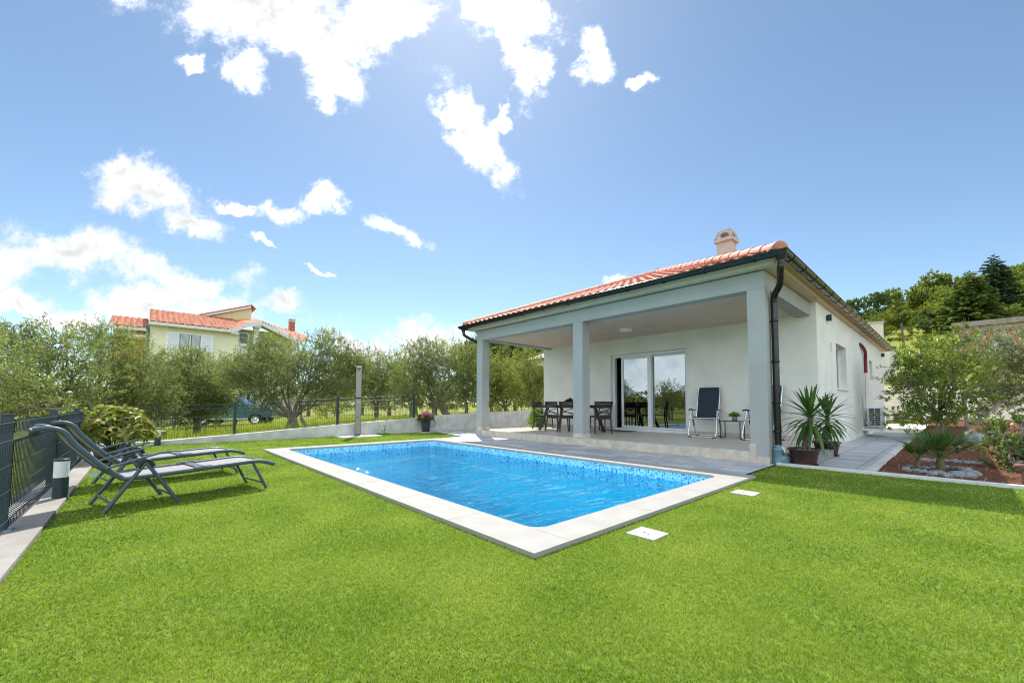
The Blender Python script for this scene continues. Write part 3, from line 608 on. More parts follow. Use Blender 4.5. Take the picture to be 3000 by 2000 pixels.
# ------------------------------------------------------------------ boundary walls
bw = thing('boundary_wall', 'low grey concrete boundary wall rising along the back of the lawn', 'wall', (-12.85, 5, 0))
prof = [(-.95, .075), (-.5, .09), (.33, .10), (1.8, .185), (4.54, .36), (6.86, .49), (7.46, .555), (9, .63), (13.2, .76)]
b = MB(); b.prism([(y, -.3) for y, z in prof[:1]]+[(13.2, -.3)]+[(y, z) for y, z in prof[::-1]], 'x', -12.95, -12.75)
b.build('wall', CONC, bw, bevel=.008)
def wall_top(y): return float(np.interp(y, [p[0] for p in prof], [p[1] for p in prof]))
b = MB().box(-12.74, -10.31, 13.0, 13.2, -.1, .74); tag(b.build('boundary_wall', CONCW), 'pale concrete garden wall stub running to the side of the bungalow', 'wall')
# retaining wall of the upper terrace behind the bed
p0, p1 = at(2470, 1186, d=26.6), at(3400, 1186, d=25.2)
rw = MB(); rw.bar((p0[0], p0[1], 1.18), (p1[0], p1[1], 1.18), .3, 2.2)
tag(rw.build('retaining_wall', tiled('block_wall', (.76, .64, .55), (.80, .68, .59), (.6, .5, .44), 60, 60, .01, .9, (1.5, 1.5, 6), .1)), 'long pinkish rendered retaining wall at the foot of the hill', 'wall')
# ------------------------------------------------------------------ mesh fences
def fence(name, label, posts, z0f, top, inward, group=None, h=.84, xyz=lambda s, o: (s, o)):
    """posts: positions along the run; xyz(s, offset) -> (x, y); 3D welded mesh panels with folds"""
    fo = thing(name, label, 'fence', (*xyz(posts[0], 0), 0))
    for s in posts:
        x, y = xyz(s, -.035); z = z0f(s)
        p = MB().box(x-.03, x+.03, y-.03, y+.03, z, z+h+.03); po = p.build('post', ANTHRA, fo, bevel=.004); WORLD[po] = WORLD[fo]
        MB().box(x-.034, x+.034, y-.034, y+.034, z+h+.03, z+h+.045).build('post_cap', ANTHRA, po, bevel=.004)
        MB().box(x-.06, x+.06, y-.06, y+.06, z+.001, z+.009).build('base_plate', mat('galvanised', (.45, .5, .55), .4, metal=.7), po)
    prof_ = [(.03, 0), (.09, 0), (.13, .035), (.17, 0), (.45, 0), (.66, 0), (.70, .035), (.74, 0), (.84, 0)]
    for a, c in zip(posts[:-1], posts[1:]):
        q = MB(); L = abs(c-a); n = int(L/.05); sg = 1 if c > a else -1
        for k in range(n+1):
            s = a+sg*L*k/n; pts = [(*xyz(s, o*inward+.002), z0f(s)+z*h/.84) for z, o in prof_]; q.tube(pts, .0036, 4, False)
        for z, o in ((.03, 0), (.13, .035), (.31, 0), (.5, 0), (.70, .035), (.82, 0)):
            q.tube([(*xyz(a, o*inward+.006), z0f(a)+z*h/.84), (*xyz(c, o*inward+.006), z0f(c)+z*h/.84)], .0032, 4, False)
        q.build('mesh_panel', ANTHRA, fo)
    return fo
fence('mesh_fence', 'dark welded mesh fence with folds, running behind the sun loungers', [2.2, -.2, -2.6, -4.9, -7.05, -9.2, -11.3, -12.7], lambda s: .03, .87, 1, xyz=lambda s, o: (s, -.73+o))
fence('mesh_fence', 'dark welded mesh fence standing on the sloping back wall behind the shower', [-.73, 1.80, 4.45, 7.06], lambda s: wall_top(s), 1.2, 1, h=.83, xyz=lambda s, o: (-12.85+o, s))

# ------------------------------------------------------------------ sun loungers
SLING = mat('sling_fabric', (.26, .25, .25), .75, var=.12, scale=90, bump=.25, bscale=300)
LFR = mat('lounger_frame', (.06, .09, .115), .42, var=.1, scale=10)
def strip(mb, prof, w0, w1, th=.012):
    """fabric strip: profile points (y, z) swept across x"""
    n = len(prof); vs = [(x, y, z) for y, z in prof for x in (w0, w1)]+[(x, y, z-th) for y, z in prof for x in (w0, w1)]
    mb.add(vs, [(2*i, 2*i+1, 2*i+3, 2*i+2) for i in range(n-1)]+[(2*n+2*i+1, 2*n+2*i, 2*n+2*i+2, 2*n+2*i+3) for i in range(n-1)], True)
def lounger(loc, rz, label, tagpiece):
    t = thing('sun_lounger', label, 'sun lounger', loc, rz, 'folding sun loungers on the lawn')
    w = .57; back = [(.13, .29), (-.02, .43), (-.166, .60), (-.214, .665), (-.255, .735), (-.303, .772), (-.37, .785), (-.44, .772)]
    back = [(p.y, p.z) for p in bez([(0, a, b) for a, b in back], 4)]
    seat = [(.13, .29), (.41, .298), (.757, .312), (1.15, .33), (1.273, .33), (1.36, .312), (1.457, .275)]; seat = [(p.y, p.z) for p in bez([(0, a, b) for a, b in seat], 4)]
    f = MB(); strip(f, back, -w+.03, -.03); f.build('backrest_sling', SLING, t, world=False); f = MB(); strip(f, seat, -w+.03, -.03); f.build('seat_sling', SLING, t, world=False)
    for x in (-.015, -w+.015):
        MB().tube([(x, a, b) for a, b in back], .017, 8, flat=1.3).build('rail', LFR, t, world=False); MB().tube([(x, a, b) for a, b in seat], .017, 8, flat=1.3).build('rail', LFR, t, world=False)
        o = .022 if x > -.2 else -.022
        MB().tube([(x+o, .285, .44), (x+o, .0, .0)], .017, 8).build('leg', LFR, t, world=False); MB().tube([(x+o, .275, .44), (x+o, .548, 0)], .017, 8).build('leg', LFR, t, world=False)
        MB().tube(bez([(x+o*1.6, -.0, .405), (x+o*1.6, .19, .462), (x+o*1.6, .39, .515)], 5), .015, 8, flat=.7).build('armrest', LFR, t, world=False)
        j = MB(); j.tube(bez([(x+o, .225, .385), (x+o, .25, .435), (x+o, .28, .448), (x+o, .31, .435), (x+o, .335, .385)], 4), .021, 8); j.build('joint_cover', mat('black_plastic', (.012, .012, .014), .45), t, world=False)
        MB().tube([(x, 1.225, .31), (x, 1.377, 0)], .015, 8).build('leg', LFR, t, world=False)
        s = MB(); s.bar((x, 1.09, .315), (x, 1.31, .16), .006, .02, up=(1, 0, 0)); s.bar((x+.004, 1.10, .31), (x+.004, 1.2, .245), .006, .02, up=(1, 0, 0)); s.build('strut', mat('galvanised'), t, world=False)
        h = MB(); h.cbox((x, .757, .318), .045, .19, .034); h.cbox((x, .757, .337), .03, .13, .016); h.build('hinge', LFR, t, world=False, bevel=.006)
    MB().tube([(-.015, .12, .29), (-w+.015, .12, .29)], .013, 8).tube([(-.0, .05, .08), (-w, .05, .08)], .010, 8).tube([(-.0, .50, .08), (-w, .50, .08)], .010, 8).tube([(-.015, 1.34, .075), (-w+.015, 1.34, .075)], .009, 8).build('crossbar', LFR, t, world=False)
    c = MB(); strip(c, [(.72, .322), (.757, .324), (.80, .325)], -w+.04, -.04, .004); c.build('centre_seam', mat('dark_sling', (.07, .075, .085), .6), t, world=False)
    if tagpiece:
        g = MB(); g.cbox((-.03, .0, .405), .003, .035, .022); g.cbox((-.06, -.06, .36), .012, .07, .03, Matrix.Rotation(.6, 3, 'X')); g.build('care_tag', mat('tag_blue', (.40, .55, .60), .5), t, world=False)
    return t
ang = math.atan2(.209, .978)
lounger((-5.207, -.236, .0), ang, 'grey sling sun lounger nearest the camera, with its paper tag hanging from the backrest', True)
lounger((-6.66, -.31, .0), ang+.0, 'grey sling sun lounger behind the nearer one, closer to the back wall', False)

# ------------------------------------------------------------------ bollard lights
def bollard(loc, h, label):
    t = thing('bollard_light', label, 'garden light', loc, 0, 'bollard lights along the edge of the lawn'); r = .058; k = h/.42
    MB().lathe([(r, 0), (r, .235*k)], (0, 0, 0), 24).lathe([(r+.018, 0), (r+.018, .006)], (0, 0, .001), 24).build('base', ANTHRA, t, world=False)
    MB().lathe([(r-.001, .235*k), (r-.001, .40*k)], (0, 0, 0), 24).build('diffuser', mat('opal_plastic', (.80, .80, .82), .3), t, world=False)
    MB().lathe([(0, .42*k), (r, .42*k), (r+.002, .415*k), (r+.002, .40*k), (0, .40*k)], (0, 0, 0), 24).build('cap', ANTHRA, t, world=False)
bollard((-6.22, -.60, 0), .424, 'white topped bollard light in front of the nearer sun lounger')
bollard((-12.70, .275, 0), .40, 'white topped bollard light at the far corner by the back wall')

# ------------------------------------------------------------------ solar shower
STEEL = mat('brushed_steel', (.27, .255, .215), .38, metal=.8, var=.06, scale=3, stretch=(1, 1, .2))
BLK = mat('black_plastic')
sh = thing('garden_shower', 'tall steel and black solar shower column standing before the back wall', 'shower', (-12.50, 4.93, .02), R(70))
MB().box(-.14, .14, -.14, .14, .0, .012).build('base_plate', mat('galvanised'), sh, world=False, bevel=.003)
MB().box(-.085, .085, -.06, .03, .012, 2.2).build('column', BLK, sh, world=False, bevel=.006)
f = MB(); f.box(-.078, .078, -.063, -.061, .05, 1.13).box(-.078, .078, -.063, -.061, 1.18, 2.17); f.cur = 1; f.box(-.078, .078, -.064, -.061, 1.132, 1.178)
f2 = MB().box(.031, .08, -.05, .02, 0, .01)
fp = f.build('front_panel', [STEEL, BLK], sh, world=False)
MB().box(.086, .089, -.052, .022, .05, 1.13).box(.086, .089, -.052, .022, 1.18, 2.17).build('side_panel', STEEL, sh, world=False)
MB().box(-.09, .09, -.068, .035, 2.2, 2.215).build('top_cap', BLK, sh, world=False)
MB().bar((.0, -.06, 2.02), (.0, -.20, 2.08), .05, .03).bar((.0, -.17, 2.075), (.0, -.33, 2.10), .13, .02).build('shower_head', mat('galvanised'), sh, world=False, bevel=.005)
MB().tube([(0, -.06, 1.02), (0, -.10, 1.02)], .022, 10).bar((0, -.095, 1.02), (.06, -.11, 1.05), .018, .012).build('tap', mat('chrome', (.8, .82, .85), .12, metal=1), sh, world=False)
mk = MB()
for k in range(3): mk.box(-.05+.035*k, -.025+.035*k, -.0655, -.0635, 2.11, 2.135).box(-.055+.03*k, -.035+.03*k, -.0655, -.0635, .55, .572)
mk.build('brand_mark', BLK, sh, world=False)
tag(MB().box(-12.74, -12.02, 4.32, 5.55, -.02, .018).build('shower_pad', CONC, bevel=.005), 'grey concrete pad under the garden shower', 'pad')

# ------------------------------------------------------------------ leaf helpers
def leaves(base, dirs, length, width, droop=0., fold=.12, jit=.5, rg=rng):
    """one diamond per leaf; base (n,3), dirs (n,3) unit"""
    n = len(base); d = dirs+rg.normal(size=(n, 3))*jit*.5; d /= np.linalg.norm(d, axis=1, keepdims=True)
    s = np.cross(d, rg.normal(size=(n, 3))); s /= np.linalg.norm(s, axis=1, keepdims=True)+1e-9
    nn = np.cross(d, s); L = (length*(.7+.6*rg.random(n)))[:, None]; Wd = (width*(.7+.6*rg.random(n)))[:, None]
    a = base; tip = base+d*L; tip[:, 2] -= droop*L[:, 0]; mid = base+d*L*.5
    return np.stack([a, mid+s*Wd*.5+nn*L*fold*.3, tip, mid-s*Wd*.5+nn*L*fold*.3], 1)
def blade_leaf(mb, base, d0, length, width, droop, n=7, cup=.25, taper=.5):
    """a long sword leaf: strip that arches over"""
    p = Vector(base); d = Vector(d0).normalized(); side = d.cross(Vector((0, 0, 1)))
    side = side.normalized() if side.length > .05 else Vector((1, 0, 0)); vs = []
    for i in range(n+1):
        t = i/n; w = width*(.45+1.1*t if t < .35 else max(.02, (1-t)/(1-.35))**taper*.9)*.5
        up = side.cross(d).normalized(); vs += [p+side*w+up*w*cup, p.copy(), p-side*w+up*w*cup]
        d = (d+Vector((0, 0, -droop/n))).normalized(); p = p+d*(length/n)
    mb.add(vs, [f for i in range(n) for f in ((3*i, 3*i+1, 3*i+4, 3*i+3), (3*i+1, 3*i+2, 3*i+5, 3*i+4))], True)

# ------------------------------------------------------------------ planters
t = thing('flower_bucket', 'dark bucket planter with pink hydrangea at the corner of the back wall', 'planter', (-12.50, 7.33, .0))
MB().box(-.21, .21, -.21, .21, .0, .03).build('plinth', CONC, t, world=False)
b = MB(); b.lathe([(.001, .032), (.125, .032), (.135, .15), (.158, .30), (.17, .44), (.178, .445), (.178, .455), (.16, .455), (.15, .40), (.001, .40)], (0, 0, 0), 26)
for z, r in ((.14, .136), (.24, .149), (.34, .163)): b.lathe([(r-.004, z-.008), (r+.005, z), (r-.004, z+.008)], (0, 0, 0), 26)
b.build('bucket', mat('bucket_grey', (.03, .04, .055), .4), t, world=False)
hd = MB(); hd.tube([(.12+.0, .13, .42)]+[(.12+.11*math.sin(a), .13+.11*math.sin(a), .33+.11*math.cos(a)) for a in np.linspace(.3, 2.8, 9)]+[(.1, .1, .22)], .007, 6); hd.build('handle', mat('bucket_grey'), t, world=False)
q = np.random.default_rng(3); n = 260; th = q.random(n)*6.28; rr = .25*np.sqrt(q.random(n)); bp = np.stack([rr*np.cos(th), rr*np.sin(th), .44+.16*q.random(n)], 1); dd = bp-np.array([0, 0, .40]); dd /= np.linalg.norm(dd, axis=1, keepdims=True)
np_mesh('leaf_mass', leaves(bp, dd, .10, .055, .25, rg=q), 4, leaf_mat('hydrangea_leaf', (.05, .10, .02), (.11, .18, .03), (.25, .26, .05)), t)
PINK = leaf_mat('hydrangea_bloom', (.62, .12, .34), (.78, .26, .50), (.85, .48, .64), .3)
for k in range(11):
    a = k*2.4; rr = .05+.19*(k/11)**.6; c = np.array([rr*math.cos(a), rr*math.sin(a), .70-.75*rr*rr*4+.02*(k % 3)]); m_ = 60
    dr_ = q.normal(size=(m_, 3)); dr_ /= np.linalg.norm(dr_, axis=1, keepdims=True); np_mesh('flower_head', leaves(c+dr_*.05, np.cross(dr_, q.normal(size=(m_, 3))), .035, .034, 0, rg=q, jit=.3), 4, PINK, t)
t = thing('planter_box', 'dark square planter with bright green trailing plant beside the dining table', 'planter', (-10.08, 10.52, .2))
MB().lathe([(.001, .0), (.13, .0), (.165, .29), (.15, .29), (.145, .26), (.001, .26)], (0, 0, 0), 4, False).build('box', mat('planter_brown', (.07, .055, .05), .6), t, world=False)
n = 1500; u_ = q.random(n); th = q.random(n)*6.28; rr = .34*np.sqrt(q.random(n)); bp = np.stack([rr*np.cos(th)-.06, rr*np.sin(th)-.04, .30+.42*q.random(n)*(1-(rr/.36)**2)-.30*(rr > .24)*q.random(n)], 1); dd = q.normal(size=(n, 3)); dd[:, 2] += .6; dd /= np.linalg.norm(dd, axis=1, keepdims=True)
np_mesh('foliage', leaves(bp, dd, .075, .035, .3, rg=q), 4, leaf_mat('bright_leaf', (.10, .19, .02), (.20, .32, .03), (.38, .46, .07)), t)
# sprout beside the shower pad
t = thing('garden_sprout', 'small green sprout growing beside the shower pad', 'plant', (-12.45, 5.78, 0)); s = MB(); s.tube([(0, 0, 0), (.01, .01, .25)], .004, 5); s.build('stem', mat('stem_green', (.05, .12, .03), .6), t, world=False)
bp = np.array([[0, 0, z] for z in (.1, .14, .18, .22, .25, .25, .25, .2)]); dd = q.normal(size=(8, 3)); dd /= np.linalg.norm(dd, axis=1, keepdims=True); np_mesh('leaf', leaves(bp, dd, .10, .04, .2, rg=q), 4, leaf_mat('sprout_leaf', (.02, .10, .03), (.04, .15, .04), (.07, .2, .05)), t)
cl = MB(); cl.box(-12.66, -12.36, 5.62, 5.95, .0, .055); tag(cl.build('turf_offcut', mat('turf_green', (.06, .15, .02), .95, bump=1, bscale=80), bevel=.02), 'rolled offcut of artificial turf lying by the shower pad', 'turf')

# ------------------------------------------------------------------ dining set
RES = mat('resin_brown', (.028, .022, .022), .42, var=.15, scale=6)
TZ = .203
tb = thing('dining_table', 'dark slatted dining table with splayed legs on the terrace', 'table', (-7.85, 9.58, TZ))
tt = MB()
for k in range(6): tt.box(-1.0, 1.0, -.47+.158*k, -.32+.158*k, .755, .785)
tt.box(-.9, .9, -.4, .4, .70, .752).build('tabletop', RES, tb, world=False, bevel=.006)
for sx_, sy_ in ((-1, -1), (1, -1), (-1, 1), (1, 1)): MB().bar((sx_*.62, sy_*.33, .752), (sx_*.88, sy_*.46, 0), .085, .05, up=(0, 1, 0)).build('leg', RES, tb, world=False, bevel=.006)
def chair_parts(t):
    w = .235
    s = MB(); s.prism([(-w, -.20), (w, -.20), (w-.01, .22), (.12, .25), (-.12, .25), (-w+.01, .22)], 'z', .44, .468); s.prism([(-w, -.21), (w, -.21), (w, -.17), (-w, -.17)], 'z', .39, .44); s.build('seat', RES, t, world=False, bevel=.012)
    for x in (-1, 1):
        MB().tube(bez([(x*(w+.012), -.255, 0), (x*(w-.005), -.215, .25), (x*(w-.01), -.20, .47), (x*(w-.005), -.225, .68), (x*(w+.01), -.275, .885)], 4), [.018]*16+[.016], 8, flat=1.3).build('leg', RES, t, world=False)
        MB().tube([(x*(w-.01), .235, 0), (x*(w-.02), .20, .45)], [.015, .02], 8).build('leg', RES, t, world=False)
    def bp_(x, z): return Vector((x, -.205-.12*max(0, z-.47)**1.3-.045*(1-(x/w)**2), z))
    r = MB(); n = 10; vs = []
    for z in (.70, .79, .885):
        for j in range(n+1): x = -w+2*w*j/n; vs.append(bp_(x, z)+Vector((0, -.01, 0)))
    m_ = len(vs); vs += [v+Vector((0, .02, 0)) for v in vs]; fs = []
    for i in range(2):
        for j in range(n): a = i*(n+1)+j; fs += [(a, a+1, a+n+2, a+n+1), (m_+a, m_+a+n+1, m_+a+n+2, m_+a+1)]
    for j in range(n): fs += [(j, m_+j, m_+j+1, j+1), (2*(n+1)+j, 2*(n+1)+j+1, m_+2*(n+1)+j+1, m_+2*(n+1)+j)]
    r.add(vs, fs, True); r.build('top_rail', RES, t, world=False)
    c = MB()
    for z0, z1 in ((.52, .69), (.69, .52)): c.tube([bp_(-w+.01+(2*w-.02)*k/8, z0+(z1-z0)*k/8+(.02*math.sin(math.pi*k/8) if z0 < z1 else -.02*math.sin(math.pi*k/8))) for k in range(9)], .011, 6)
    c.tube([bp_(-w+2*w*k/8, .50-.02*math.sin(math.pi*k/8)) for k in range(9)], .010, 6); c.tube([bp_(-w+2*w*k/8, .53+.05*math.sin(math.pi*k/8)) for k in range(9)], .009, 6); c.build('cross_back', RES, t, world=False)
GC = 'dark cross back chairs around the dining table'
def chair(loc, rz, label):
    if not CH0:
        t = thing('dining_chair', label, 'chair', loc, rz, GC); chair_parts(t); CH0.append(t); return t
    return dup(CH0[0], loc, rz, label, GC)
CH0 = []
chair((-8.03, 9.17, TZ), R(-4), 'dark cross back chair on the pool side of the table, at its far end')
chair((-7.52, 9.21, TZ), R(6), 'dark cross back chair on the pool side, just left of the middle pillar')
chair((-6.74, 9.52, TZ), R(56), 'dark cross back chair turned at the table end right of the middle pillar')
chair((-9.18, 9.78, TZ), R(-82), 'dark cross back chair at the far short end of the table')
chair((-7.25, 10.25, TZ), R(176), 'dark cross back chair on the house side of the table behind the middle pillar')
t = thing('table_plant', 'small dark green plant standing on the dining table', 'plant', (-8.05, 9.75, TZ+.785)); MB().lathe([(.001, 0), (.05, 0), (.06, .09), (.05, .09), (.001, .08)], (0, 0, 0), 14).build('pot', mat('black_plastic'), t, world=False)
n = 90; dd = q.normal(size=(n, 3)); dd[:, 2] = abs(dd[:, 2]); dd /= np.linalg.norm(dd, axis=1, keepdims=True); np_mesh('foliage', leaves(np.array([0, 0, .1])+dd*.08*q.random((n, 1)), dd, .09, .05, .2, rg=q), 4, leaf_mat('dark_leaf', (.012, .035, .015), (.025, .06, .02), (.05, .09, .03)), t)
t = thing('lantern', 'yellow glass lantern on the dining table beside the middle pillar', 'lantern', (-7.55, 9.62, TZ+.785)); MB().lathe([(.001, 0), (.06, 0), (.065, .03), (.06, .17), (.04, .19)], (0, 0, 0), 14).build('glass', mat('amber_glass', (.55, .33, .06), .2), t, world=False); MB().lathe([(.042, .19), (.045, .2), (.02, .24), (.001, .245)], (0, 0, 0), 14).build('lid', BLK, t, world=False)
tag(MB().box(-7.30, -6.45, 10.55, 10.96, .2055, .217).build('door_mat', mat('mat_fibre', (.06, .06, .065), .95, bump=.8, bscale=200), bevel=.003), 'dark door mat in front of the sliding door', 'mat')

# ------------------------------------------------------------------ folding armchairs and side table
def stripes():
    M = bpy.data.materials.new('striped_fabric'); M.use_nodes = True; t = M.node_tree; P = t.nodes['Principled BSDF']; g = t.nodes.new('ShaderNodeTexCoord'); w = t.nodes.new('ShaderNodeTexWave'); w.bands_direction = 'Z'; w.inputs['Scale'].default_value = 6.4
    t.links.new(g.outputs['Object'], w.inputs['Vector']); r = t.nodes.new('ShaderNodeValToRGB'); e = r.color_ramp.elements; e[0].position = .86; e[0].color = (.010, .018, .032, 1); e[1].position = .96; e[1].color = (.055, .085, .13, 1); t.links.new(w.outputs['Fac'], r.inputs[0]); t.links.new(r.outputs[0], P.inputs['Base Color']); P.inputs['Roughness'].default_value = .8
    return M
STR, CHR = stripes(), mat('aluminium_tube', (.72, .76, .82), .22, metal=.85)
def recliner(loc, rz, label):
    t = thing('folding_armchair', label, 'armchair', loc, rz, 'striped folding armchairs against the terrace wall'); w = .29
    f = MB(); pb = bez([(0, .23, .47), (0, .27, .60), (0, .40, 1.0), (0, .46, 1.17), (0, .475, 1.25)], 5); strip(f, [(p.y, p.z) for p in pb], -w+.03, w-.03, .035); f.build('backrest', STR, t, world=False, bevel=.012)
    f = MB(); strip(f, [(-.22, .50), (-.18, .505), (.1, .475), (.23, .47)], -w+.03, w-.03, .035); f.build('seat', mat('dark_sling'), t, world=False, bevel=.01)
    MB().tube(bez([(-w+.03, .23, .45), (-w+.03, .40, .98), (-w+.035, .47, 1.2), (-w+.10, .485, 1.262), (w-.10, .485, 1.262), (w-.035, .47, 1.2), (w-.03, .40, .98), (w-.03, .23, .45)], 4), .014, 8).build('back_frame', CHR, t, world=False)
    MB().tube([(-w+.02, -.2, .475), (-w+.02, .25, .45)], .014, 8).tube([(w-.02, -.2, .475), (w-.02, .25, .45)], .014, 8).tube([(-w+.02, -.2, .475), (w-.02, -.2, .475)], .013, 8).build('seat_frame', CHR, t, world=False)
    for sgn, ya, yb in ((-1, -.05, -.30), (1, .02, .36)):
        p = [(-w-.01, ya, .66), (-w-.03, yb+.02*-sgn, .10), (-w-.0, yb, .025), (w+.0, yb, .025), (w+.03, yb+.02*-sgn, .10), (w+.01, ya, .66)]
        q_ = [Vector(a) for a in p]; pts = [q_[0], q_[0].lerp(q_[1], .9)]+bez([q_[0].lerp(q_[1], .97), q_[1].lerp(q_[2], .8), q_[2].lerp(q_[3], .08)], 4)+bez([q_[2].lerp(q_[3], .92), q_[3].lerp(q_[4], .2), q_[4].lerp(q_[5], .03)], 4)+[q_[4].lerp(q_[5], .1), q_[5]]
        MB().tube(pts, .0135, 8).build('leg_frame', CHR, t, world=False)
        for x in (-w+.02, w-.02): MB().cbox((x, yb, .015), .09, .034, .03).build('foot', BLK, t, world=False, bevel=.008)
    for x in (-w-.012, w+.012):
        a = MB(); a.tube(bez([(x, -.22, .675), (x, -.1, .69), (x, .05, .675), (x, .26, .67)], 4), [.024]*5+[.026]*4+[.018]*4, 8, flat=.75); a.build('armrest', BLK, t, world=False); MB().bar((x*1.03, .10, .43), (x*1.03, .2, .26), .02, .035).build('catch', BLK, t, world=False, bevel=.004)
recliner((-4.24, 10.42, TZ), R(8), 'striped navy folding armchair beside the sliding door')
recliner((-2.97, 10.42, TZ), R(-6), 'striped navy folding armchair half hidden behind the corner pillar')
t = thing('side_table', 'small black wire framed side table between the folding armchairs', 'table', (-3.62, 10.48, TZ), R(3)); MB().box(-.23, .23, -.19, .19, .405, .42).build('tabletop', BLK, t, world=False, bevel=.003)
for x in (-.215, .215):
    f = MB(); f.box(x-.009, x+.009, -.185, -.167, 0, .405).box(x-.009, x+.009, .167, .185, 0, .405).box(x-.009, x+.009, -.167, .167, 0, .018); f.build('leg_frame', BLK, t, world=False)
t = thing('potted_succulent', 'little yellow green plant in a grey blue jar on the side table', 'plant', (-3.56, 10.47, TZ+.42)); MB().lathe([(.001, 0), (.055, 0), (.062, .03), (.055, .06), (.062, .09), (.05, .10), (.001, .09)], (0, 0, 0), 18).build('jar', mat('jar_glaze', (.11, .15, .21), .25), t, world=False)
n = 60; dd = q.normal(size=(n, 3)); dd[:, 2] = abs(dd[:, 2])+.3; dd /= np.linalg.norm(dd, axis=1, keepdims=True); np_mesh('foliage', leaves(np.array([0, 0, .1])+dd*.06*q.random((n, 1)), dd, .12, .04, .2, rg=q), 4, leaf_mat('succulent_leaf', (.05, .2, .03), (.12, .3, .04), (.4, .42, .06)), t)

# ------------------------------------------------------------------ lamps and fittings
t = thing('ceiling_lamp', 'round white ceiling lamp under the terrace roof', 'lamp', (-5.94, 9.6, ZB+.045)); MB().lathe([(.17, -.001), (.17, -.03), (.001, -.031)], (0, 0, 0), 28).build('base', WHITEP, t, world=False); MB().lathe([(.165, -.031), (.15, -.062), (.10, -.075), (.001, -.08)], (0, 0, 0), 28).build('diffuser', mat('opal_plastic'), t, world=False)
def wall_lamp(y, z, label):
    t = thing('wall_lamp', label, 'lamp', (WXR, y, z), 0, 'dark wall lamps on the side of the bungalow'); MB().box(0.001, .02, -.04, .04, -.06, .06).build('back_plate', BLK, t, world=False); MB().box(.02, .10, -.05, .05, -.075, .075).build('body', ANTHRA, t, world=False, bevel=.006); MB().box(.03, .09, -.04, .04, -.08, -.076).build('lens', mat('opal_plastic'), t, world=False)
wall_lamp(12.1, 3.10, 'dark box wall lamp near the front corner of the bungalow'); wall_lamp(22.9, 3.12, 'dark box wall lamp near the rear corner of the bungalow')
# air conditioner
t = thing('air_conditioner', 'white outdoor air conditioner unit low on the side wall', 'air conditioner', (WXR, 17.8, 0))
MB().box(.10, .44, -.42, .42, .33, .93).build('casing', WHITEP, t, world=False, bevel=.012)
g = MB(); g.box(.125, .415, -.4225, -.421, .355, .905); g.cur = 1
for k in range(9): g.box(.125, .415, -.432, -.424, .352+k*.069, .364+k*.069)
for k in range(3): g.box(.122+k*.14, .135+k*.14, -.433, -.424, .352, .916)
g.build('side_grille', [mat('grille_dark', (.03, .05, .07), .6), WHITEP], t, world=False)
f = MB(); f.lathe([(.19, 0), (.22, .008), (.22, .0)], (.442, .1, .63), 28, rot=Matrix.Rotation(R(90), 3, 'Y'))
for k in range(9): f.lathe([(.02+.022*k, .004), (.026+.022*k, .006)], (.442, .1, .63), 28, rot=Matrix.Rotation(R(90), 3, 'Y'))
f.build('fan_guard', mat('grille_white', (.6, .62, .64), .4), t, world=False)
MB().box(.0, .46, -.36, -.32, .285, .328).box(.0, .46, .32, .36, .285, .328).build('bracket', mat('galvanised'), t, world=False)
pp = MB()
for k in range(4): pp.tube(bez([(.01, -.55-.02*k, 1.3), (.03, -.58-.03*k, .9), (.05, -.60-.03*k, .6), (.09, -.56, .40+.02*k), (.2, -.43, .42+.03*k)], 5), .008, 6)
pp.build('pipe', mat('pipe_grey', (.5, .5, .5), .6), t, world=False)
MB().box(.0, .46, -.75, .5, .20, .27).build('shelf', STUCCO, t, world=False)
# red conduit and hanging cables
cd = MB(); n = 46; path = bez([(WXR-.03, 17.0, 2.98), (WXR+.03, 17.15, 2.97), (WXR+.07, 17.62, 2.80), (WXR+.05, 17.85, 2.55), (WXR+.045, 17.86, 2.10)], 10); cd.tube(path, [.043+.006*(i % 2) for i in range(len(path))], 10); tag(cd.build('conduit', mat('red_conduit', (.24, .015, .028), .45)), 'red corrugated conduit arching out of the side wall', 'conduit')
for k in range(4):
    c = MB(); y = 17.84+.02*k; c.tube(bez([(WXR+.045, y, 2.12), (WXR+.03, y-.05+.06*math.sin(k*2), 1.7), (WXR+.03, y-.12+.1*math.sin(k*3+1), 1.35), (WXR+.05, y-.25-.05*k, .95), (WXR+.12, 17.36, .80)], 6), .005, 5); tag(c.build('cable', mat('cable_grey', (.42, .42, .44), .6)), 'thin grey cable hanging from the red conduit to the air conditioner', 'cable', 'cables under the red conduit')
tag(MB().tube([(WXR+.003, 12.52+.055*math.cos(a), 2.45+.11*math.sin(a)) for a in np.linspace(0, 6.28, 20)], .004, 5, False).build('wall_mark', mat('cable_grey')), 'oval cable loop on the side wall above the yuccas', 'cable')

# ------------------------------------------------------------------ gully, step block, covers
t = thing('drain_pot', 'blue grey plastic drain pot under the corner downpipe', 'drain', (-2.045, 7.98, .02)); MB().lathe([(.09, 0), (.09, .22), (.098, .225), (.098, .255), (.06, .256)], (0, 0, 0), 20).tube([(.05, -.02, .08), (.15, -.05, .08)], .06, 14).build('body', mat('pvc_blue', (.17, .29, .36), .5, var=.1, scale=10), t, world=False)
MB().lathe([(.05, 0), (.058, .02), (.058, .05), (.05, .06)], (.0, .0, .25), 16).build('collar', mat('pvc_blue'), t, world=False); mat('tag_white', (.8, .82, .82), .5); MB().tube([(.06, -.03, .27), (.10, -.05, .26), (.11, -.06, .2)], .012, 6).build('foam', mat('tag_white'), t, world=False)
tag(MB().box(-1.99, -1.56, 8.27, 9.62, .021, .17).build('step_block', mat('wet_concrete', (.30, .30, .29), .8, col2=(.17, .20, .19), scale=5, bump=.4, bscale=30), bevel=.006), 'grey concrete step block between the two potted yuccas', 'step')
